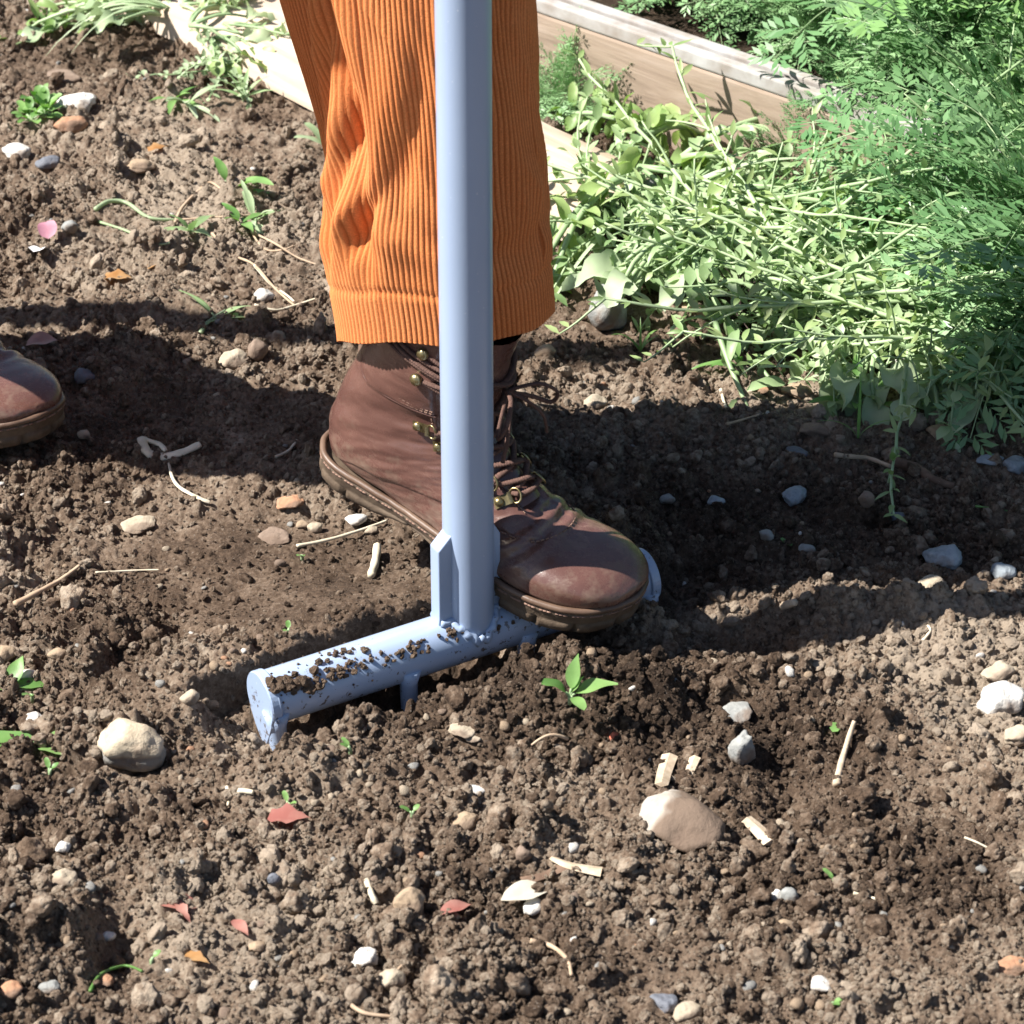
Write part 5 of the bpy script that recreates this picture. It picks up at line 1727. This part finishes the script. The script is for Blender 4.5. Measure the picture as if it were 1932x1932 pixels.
# the heap along the border: lower matted weeds first, then long stems across
for k in range(62):
    f = wrg.random()
    px = 1100+f*830+wrg.normal(0, 25)
    mid_ = np.interp(px, [1080, 1250, 1450, 1650, 1930], [430, 430, 500, 575, 620])
    py = mid_+wrg.uniform(-1, 1)*np.interp(px, [1080, 1250, 1450, 1930], [70, 110, 80, 80])
    put_weed('small', px, py, wrg.uniform(0, 6.28), wrg.uniform(0, .035), wrg.uniform(.9, 1.4))
for px, py, rz, lf in ((1120, 330, -.5, .03), (1190, 300, .6, .06), (1230, 270, 2.2, .06), (1100, 350, 3.0, .03), (1265, 330, -1.2, .06), (1180, 360, -2.5, .04), (1320, 400, -.3, .05),
                       (1080, 385, -2.8, .02), (1290, 300, .2, .05), (1380, 470, 2.6, .03), (1460, 520, -.6, .02), (1130, 420, -2.2, .02), (1300, 470, -1.9, .02)):
    put_weed('leafy', px, py, rz, lf, wrg.uniform(.9, 1.25))
for px, py, rz, lf in ((1240, 420, .3, .05), (1180, 460, .25, .04), (1330, 400, .1, .06), (1280, 520, -.7, .04), (1560, 560, -.35, .05), (1500, 590, .15, .04), (1600, 520, -.5, .05),
                       (1650, 570, -.3, .04), (1700, 610, -.5, .04), (1420, 480, 2.9, .05), (1350, 350, -.9, .06), (1450, 400, -.4, .05), (1550, 640, .1, .03), (1750, 560, -2.8, .05), (1800, 640, -2.7, .04),
                       (1390, 560, .3, .03), (1620, 640, -.1, .03), (1860, 700, 2.8, .03), (1200, 330, -.4, .06), (1320, 380, -.3, .06), (1440, 540, .5, .06), (1480, 470, 2.2, .06), (1660, 540, 2.5, .06)):
    put_weed('jointed', px, py, rz+wrg.normal(0, .15), lf, wrg.uniform(.9, 1.2))
for px, py, rz, lf in ((1110, 430, .9, .02), (1250, 360, -1.1, .05), (1480, 560, .4, .03), (1890, 760, .2, .0)):
    put_weed('grass', px, py, rz, lf, wrg.uniform(.85, 1.15))
for px, py, rz, lf in ((1200, 400, -.6, .05), (1260, 380, .9, .06), (1300, 430, -1.5, .05), (1350, 450, .3, .05), (1400, 430, -.9, .05), (1450, 500, 1.0, .04), (1590, 600, -.6, .02), (1660, 610, -1.0, .02), (1720, 630, -1.4, .02), (1480, 610, -.9, .01), (1560, 620, -2.0, .02), (1640, 650, -1.2, .01), (1740, 610, -.5, .03), (1060, 460, 2.9, .01), (1090, 500, -.4, .01), (1800, 680, -1, .02), (1900, 650, -1.8, .03)):
    put_weed('wilted', px, py, rz, lf, wrg.uniform(.85, 1.2))
# the weeds on the plank end, beyond the trousers
g2 = 'pulled weeds lying by the far end of the plank'
l2 = 'wilted pulled weed lying on the soil by the far end of the plank'
for kd, px, py, rz, lf in (('wilted', 300, 40, 2.9, .02), ('wilted', 360, 60, .3, .03), ('leafy', 250, 30, 3.1, .02), ('wilted', 340, 20, .1, .03), ('wilted', 200, 30, 3.0, .01), ('jointed', 420, 60, -.2, .03), ('leafy', 320, 10, 2.6, .03), ('wilted', 400, 85, -1.2, .02), ('small', 440, 130, -1.4, .01), ('small', 430, 150, 0, .005), ('jointed', 300, 20, 3.0, .02), ('grass', 330, 30, 3.0, .02), ('leafy', 380, 15, .4, .04)):
    put_weed(kd, px, py, rz, lf, .8, None, l2, g2)
for kd, px, py, s_ in (('small', 515, 30, 1.0), ('small', 560, 20, 1.1), ('leafy', 540, 15, .8)):
    put_weed(kd, px, py, wrg.uniform(0, 6), .0, s_, None, 'low green weed growing between the plank and the bed border', 'weeds between plank and border')

# small plants and loose leaves on the open soil
def sprig(name, px, py, spec, mat, label, cat='seedling', stem='weed_stem', lift=0.0):
    p_ = U(px, py, 0)
    z_ = gavg(p_[0], p_[1], .006)
    p_ = U(px, py, z_)
    rt_ = empty(name, (p_[0], p_[1], z_), label=label, cat=cat)
    for (az, el, L_, W_, kd, cu, st) in spec:
        a, e = R(az), R(el)
        d = np.array([math.cos(a)*math.cos(e), math.sin(a)*math.cos(e), math.sin(e)])
        mb = MB()
        mb.leaf(d*st+[0, 0, .004+lift], d, [0, 0, 1] if el < 75 else [0, -1, .3], L_, W_, kd, cu, .3, 9, 0, .05)
        mb.obj('leaf', mat, rt_)
        if st > 0:
            mb = MB()
            mb.tube(np.array([[0, 0, -.003], [0, 0, .003], d*st*.6+[0, 0, .004+lift], d*st*1.05+[0, 0, .004+lift]]), [.0014, .0013, .001, .0008], 6)
            mb.obj('stem', stem, rt_)
    return rt_
sprig('seedling', 1075, 1322, [(0, 28, .030, .015, 'lance', .5, .004), (60, 72, .025, .011, 'lance', .2, .005), (190, 50, .020, .012, 'oval', .8, .004), (20, 60, .014, .007, 'lance', .3, .003), (-60, 10, .016, .009, 'oval', .5, .003)], 'fresh', 'fresh green seedling uprooted on the heap in front of the bar')
mb = MB()
pa = U(1072, 1325, .03); pb = U(1003, 1362, .02)
pa[2] = gz(pa[0], pa[1])+.006; pb[2] = gz(pb[0], pb[1])+.003
cc = np.array([pa*(1-f)+pb*f+np.array([0, 0, .006*math.sin(f*3.1)]) for f in np.linspace(0, 1, 9)])
mb.tube(cc, np.linspace(.0014, .0008, 9), 6)
mb.obj('root', 'root', label='thin pinkish root trailing from the uprooted seedling', cat='root')
sprig('plucked_leaf', 22, 1305, [(170, 12, .034, .022, 'oval', .5, .0), (70, 45, .024, .013, 'lance', .4, .0), (10, 5, .024, .012, 'oval', .4, 0)], 'fresh', 'cluster of plucked green leaves beside the white pebble', 'leaf')
sprig('plucked_leaf', 70, 1420, [(5, 8, .03, .026, 'oval', .7, 0), (170, 10, .042, .022, 'oval', .5, 0)], 'fresh', 'dusty broad green leaf lying near the large cream-topped stone', 'leaf')
sprig('weed', 432, 372, [(330, 40, .045, .018, 'lance', .9, .012), (120, 60, .03, .01, 'lance', 1.2, .012), (20, 20, .03, .008, 'lance', .6, .01), (350, 10, .03, .01, 'lance', .3, .01)], 'fresh', 'uprooted weed with drooping leaf left of the trousers', 'weed')
sprig('weed', 1618, 770, [(200, 20, .028, .010, 'lance', .5, .018), (330, 15, .026, .009, 'lance', .5, .018), (90, 50, .024, .009, 'lance', .5, .02), (260, 30, .022, .008, 'lance', .5, .02), (20, 40, .02, .008, 'lance', .5, .02)], 'fresh', 'slender green seedling rising from dry soil at the edge of the shadow', 'seedling')
sprig('weed', 1618, 835, [(90, 85, .06, .003, 'blade', .2, 0), (180, 60, .04, .002, 'blade', 1.4, 0), (0, 60, .04, .002, 'blade', 1.4, 0)], 'fresh', 'thin upright green shoot half inside the big shadow', 'seedling')
sprig('grass_tuft', 1208, 672, [(60, 45, .04, .003, 'blade', 1.6, 0), (140, 50, .035, .003, 'blade', 1.6, 0), (20, 60, .025, .0025, 'blade', 1, 0), (90, 75, .03, .0025, 'blade', .8, 0)], 'fresh', 'small tuft of grass beside the round grey cobble', 'grass')
for k, (px, py, n_) in enumerate(((60, 235, 14), (88, 222, 12), (75, 208, 10))):
    sprig('weed', px, py, [(wrg.uniform(0, 360), wrg.uniform(10, 70), wrg.uniform(.012, .02), wrg.uniform(.007, .011), 'oval', .5, wrg.uniform(.003, .012)) for _ in range(n_)], 'fresh',
          ('small bright green leafy clump next to the orange brick fragment', 'small leafy clump between the brick fragment and the white-topped stone', 'tiny leafy clump behind the brick fragment')[k], 'weed')
for k, (px, py, lb) in enumerate(((330, 195, 'few narrow green leaves lying left of the plank'), (355, 205, 'little bunch of narrow green leaves left of the plank'), (460, 193, 'limp narrow leaves lying below the plank edge'), (435, 140, 'pale green sprouts standing in front of the plank'), (470, 120, 'limp pale leaf hanging over the plank edge'), (95, 60, 'arched green grass blade far behind the white-topped stone'), (455, 430, 'low curly green weed by the fine roots'), (480, 425, 'dark little green weed at the head of the fine roots'), (360, 445, 'tiny yellow-green leaves on a thin runner'), (1395, 700, 'thin pale sprout on dry soil near the brick piece'), (615, 285, 'pale green leaf tip beside the trouser leg'), (410, 610, 'pale green stalk leaning on the crumbs left of the boot'))):
    sp = [(wrg.uniform(0, 360), wrg.uniform(5, 60), wrg.uniform(.02, .04), wrg.uniform(.004, .010), ('lance', 'oval', 'blade')[k % 3], .7, wrg.uniform(0, .008)) for _ in range(5+k % 3)]
    sprig('weed', px, py, sp, ('fresh', 'weed_pale', 'weed_leaf')[k % 3], lb, 'weed')
for k, (px, py, mt, L_, W_, lb) in enumerate(((945, 1708, 'dead_leaf', .048, .026, 'pale dry dead leaf lying flat beside the white quartz chip'), (505, 1555, 'red_leaf', .040, .026, 'curled pinkish red leaf on the open soil'), (300, 1716, 'red_leaf', .040, .022, 'crumpled dark red leaf near the dark hole'), (330, 1708, 'red_leaf', .03, .010, 'narrow red leaf shred beside the crumpled one'), (830, 1735, 'red_leaf', .034, .016, 'reddish brown leaf sticking out under the tan stone'), (350, 1810, 'brown_leaf', .024, .012, 'small rust brown leaf curled on the soil'), (440, 1745, 'red_leaf', .026, .012, 'dark brown-red leaf scrap on sunlit crumbs'), (195, 533, 'brown_leaf', .04, .022, 'dry orange-brown leaf on a dark clod'), (280, 515, 'brown_leaf', .035, .016, 'upturned pale brown leaf beside the dark clod'), (280, 293, 'brown_leaf', .03, .018, 'spiky orange dead leaf near the smooth tan pebble'), (50, 660, 'red_leaf', .04, .03, 'dull red leaf beside the worn boot'), (1570, 1390, 'fresh', .018, .012, 'torn bit of green leaf on the dry bank'))):
    sprig('fallen_leaf', px, py, [(wrg.uniform(-60, 60), wrg.uniform(5, 18), L_*.72, W_*.72, 'rag' if k % 2 else 'lance', wrg.uniform(.3, .8), 0)], mt, lb, 'leaf')
rt_ = sprig('fallen_petal', 82, 478, [(260, 30, .028, .016, 'oval', .3, 0)], 'petal', 'white petal lying on the soil below a pink one', 'petal')
sprig('fallen_petal', 92, 458, [(100, 40, .02, .018, 'oval', .6, 0)], 'petal_pink', 'pink petal lying on the soil above a white one', 'petal')
for k in range(20):
    px, py = wrg.uniform(0, 1932), wrg.uniform(700, 1925)
    if 590 < px < 1260 and py < 1320: continue
    sprig('sprout', px, py, [(wrg.uniform(0, 360), 35, wrg.uniform(.005, .009), .004, 'oval', .3, .002) for _ in range(2)], 'fresh', 'tiny two-leaved green sprout in the bare soil', 'sprout')['group'] = 'tiny sprouts in the bare soil'

# ------------------------------------------------------------------ sticks, chips, roots
def strand(name, pix, r0, r1, mat, label, cat, lift=.003, n=6, arch=0.0, flat=1.0, wob=.0):
    r = np.random.default_rng(len(label)*13+int(pix[0][0]))
    pts = []
    for (px, py) in pix:
        p = U(px, py, 0); z = gavg(p[0], p[1], .004); p = U(px, py, z+lift); pts.append(p)
    pts = np.array(pts)
    m_ = len(pts)
    tq = np.linspace(0, m_-1, (m_-1)*8+1)
    i = np.clip(np.floor(tq).astype(int), 0, m_-2); f = (tq-i)[:, None]
    a = pts[np.clip(i-1, 0, m_-1)]; b = pts[i]; c = pts[i+1]; d = pts[np.clip(i+2, 0, m_-1)]
    P = .5*((2*b)+(c-a)*f+(2*a-5*b+4*c-d)*f*f+(3*b-a-3*c+d)*f**3)
    P[:, 2] += arch*np.sin(np.linspace(0, np.pi, len(P)))
    P += r.normal(0, wob, P.shape)
    mb = MB()
    chip = name == 'wood_chip'
    mb.tube(P, np.linspace(r0, r1, len(P))*(1+.07*np.sin(tq*9)*(not chip)), 4 if chip else n, flat=.4 if chip else flat)
    return mb.obj(name, mat, smooth=not chip, label=label, cat=cat)

STR = [
 ('twig', [(28, 1140), (70, 1118), (112, 1095), (150, 1067)], .0026, .0012, 'root', 'pinkish brown twig lying on crumbly soil left of the bar end', 'twig'),
 ('stalk', [(268, 828), (275, 850), (298, 862), (340, 855), (378, 838)], .0045, .0032, 'straw', 'bent dry flattened stalk by the edge of the boot shadow', 'stalk'),
 ('stalk', [(318, 870), (325, 900), (340, 920), (372, 938), (396, 948)], .0012, .0022, 'straw', 'pale dry fibre trailing from the bent stalk', 'stalk'),
 ('stalk', [(268, 828), (300, 838), (312, 850)], .0028, .002, 'straw', 'short dry piece at the bend of the flattened stalk', 'stalk'),
 ('straw', [(560, 1030), (620, 1018), (680, 1000), (730, 982)], .0016, .001, 'straw', 'long straw stem pointing under the boot arch', 'straw'),
 ('straw', [(700, 1085), (708, 1060), (712, 1030)], .003, .0035, 'straw', 'frayed white straw piece standing near the pole', 'straw'),
 ('straw', [(180, 1080), (260, 1076), (300, 1075)], .0008, .0006, 'straw', 'thin pale straw across the trodden soil', 'straw'),
 ('wood_chip', [(1248, 1480), (1254, 1455), (1264, 1425)], .0045, .0055, 'wood_chip', 'upright splintered wood chip behind the soil-caked stone', 'wood chip'),
 ('wood_chip', [(1298, 1462), (1305, 1445), (1312, 1428)], .0028, .0038, 'wood_chip', 'smaller upright wood chip behind the soil-caked stone', 'wood chip'),
 ('wood_chip', [(1408, 1545), (1430, 1565), (1455, 1590)], .0045, .006, 'wood_chip', 'flat splintered wood chip right of the soil-caked stone', 'wood chip'),
 ('wood_chip', [(1040, 1618), (1075, 1633), (1135, 1645)], .002, .005, 'wood_chip', 'long pale wood splinter above a darker one', 'wood chip'),
 ('wood_chip', [(985, 1662), (1030, 1648), (1072, 1632)], .0045, .004, 'bark', 'dark flat bark splinter under the pale one', 'wood chip'),
 ('twig', [(1578, 1480), (1590, 1430), (1612, 1360)], .003, .0016, 'wood_chip', 'thin grey twig sticking up from a clod', 'twig'),
 ('stick', [(1434, 1162), (1465, 1148), (1500, 1136)], .0038, .003, 'wood_chip', 'short pale stick in the shade in front of the bar end', 'stick'),
 ('root', [(1575, 858), (1610, 862), (1640, 865), (1680, 880)], .0022, .0018, 'root', 'curved root in the deep shade', 'root'),
 ('root', [(1680, 870), (1730, 885), (1760, 905), (1800, 918)], .0055, .003, 'bark', 'thick dark root end in the deep shade', 'root'),
 ('root', [(1000, 1775), (1040, 1785), (1070, 1810), (1078, 1840)], .0018, .0012, 'root', 'pale curved root lying in the foreground soil', 'root'),
 ('root', [(660, 1895), (690, 1912), (740, 1918)], .0016, .001, 'root', 'thin pale root half buried in the foreground soil', 'root'),
 ('root', [(700, 1798), (760, 1780), (775, 1800), (750, 1830)], .0012, .0008, 'root', 'thin looped root beside the bright white stone', 'root'),
 ('straw', [(692, 1662), (700, 1685), (710, 1705)], .0022, .002, 'straw', 'short white straw near the tan stone', 'straw'),
 ('straw', [(428, 1485), (432, 1500), (430, 1520)], .0015, .001, 'straw', 'forked pale plant fibre on the soil', 'straw'),
 ('straw', [(432, 1498), (455, 1492), (478, 1495)], .0022, .0018, 'straw', 'flat pale fibre joined to the forked one', 'straw'),
 ('grass_stalk', [(170, 1870), (190, 1838), (235, 1822), (268, 1832)], .0012, .0008, 'fresh', 'thin green grass stalk arching over the orange brick chip', 'grass'),
 ('stem', [(180, 395), (205, 380), (240, 383), (280, 410), (330, 415)], .0024, .0014, 'weed_pale', 'pale green bent stem lying on the soil left of the trousers', 'stem'),
 ('stem', [(185, 418), (240, 436), (290, 460), (320, 458)], .0014, .0009, 'weed_stem', 'thin stem below the pale green bent one', 'stem'),
 ('root', [(330, 420), (345, 390), (375, 360), (400, 345), (440, 380)], .0016, .0012, 'root', 'arched brown root of the uprooted weed', 'root'),
 ('root', [(330, 415), (400, 410), (440, 408), (500, 405)], .001, .0008, 'root', 'fine root lying straight across the soil', 'root'),
 ('root', [(400, 440), (440, 480), (480, 500), (520, 545), (560, 580)], .0013, .001, 'root', 'long fine root running down towards the trousers', 'root'),
 ('root', [(480, 440), (520, 460), (560, 485), (600, 500)], .0012, .0008, 'root', 'fine forked root by the curly weed', 'root'),
 ('root', [(470, 430), (500, 470), (545, 468), (580, 445)], .001, .0008, 'root', 'looping fine root by the curly weed', 'root'),
 ('stem', [(378, 628), (395, 605), (425, 585)], .002, .001, 'weed_pale', 'pale green stalk poking out of the thin shadow', 'stem'),
 ('straw', [(480, 575), (520, 585), (560, 575), (605, 560)], .0013, .0009, 'straw', 'thin dry stalk next to the white pebble', 'straw'),
 ('root', [(480, 500), (510, 535), (545, 560), (570, 585)], .0014, .001, 'straw', 'long dry stalk slanting towards the trouser hem', 'stalk'),
 ('straw', [(520, 862), (545, 850), (560, 830)], .0014, .001, 'straw', 'pale straw in the shadow between the boots', 'straw'),
 ('straw', [(705, 850), (720, 835)], .001, .001, 'straw', 'bit of straw behind the boot heel', 'straw'),
 ('straw', [(1840, 955), (1890, 962), (1935, 975)], .001, .0008, 'fresh', 'single grass blade lying in the deep shade', 'grass'),
 ('straw', [(1395, 1185), (1410, 1192), (1425, 1195)], .001, .001, 'straw', 'small dry fibre on the shaded bank', 'straw'),
 ('straw', [(1360, 735), (1365, 755), (1370, 770)], .0016, .001, 'straw', 'short straw upright on the dry soil', 'straw'),
 ('root', [(1370, 800), (1400, 792), (1440, 780)], .0012, .0008, 'root', 'thin twig on the rim of the big shadow', 'twig'),
 ('straw', [(1040, 1195), (1100, 1200)], .0001, .0001, None, None, None),
 ('root', [(1290, 578), (1330, 592), (1370, 596), (1395, 592)], .0035, .002, 'root', 'thick pale root lying in front of the weed heap', 'root'),
 ('straw', [(1820, 1580), (1845, 1590), (1870, 1603)], .0008, .0006, 'straw', 'hair-thin pale fibre on dark soil', 'straw'),
 ('straw', [(1610, 1685), (1640, 1692), (1665, 1700)], .0012, .0008, 'straw', 'thin pale root fibre beside a dark flake', 'straw'),
 ('straw', [(1740, 1210), (1755, 1190), (1750, 1180)], .0012, .001, 'straw', 'crossed dry fibre on the sunlit bank', 'straw'),
]
for a in STR:
    if a[4] is None: continue
    strand(*a, flat=.55 if a[0] in ('wood_chip', 'stalk') else 1.0)
# frayed dark root ball of a pulled weed
p_ = U(1395, 545, .02)
rb = empty('root_ball', (p_[0], p_[1], gz(p_[0], p_[1])), label='dark frayed root ball of a pulled weed at the front of the heap', cat='root ball')
mb = MB(); r = np.random.default_rng(2)
for k in range(90):
    d = norm(r.normal(0, 1, 3)*[.8, .6, .8]+[0, 0, .5])
    mb.tube(curve((r.normal(0, .006), r.normal(0, .006), .015), d, r.uniform(.02, .055), r.uniform(-.2, .6), 5, r, .9), np.linspace(.0009, .0004, 6), 4, cap=False)
V0, F0 = rock_points(900, 3, .2, 9, .2)
mb.add(V0*[.014, .012, .016]+[0, 0, .012], F0)
mb.obj('rootlet', 'dark_root', rb)

build_crumbs()
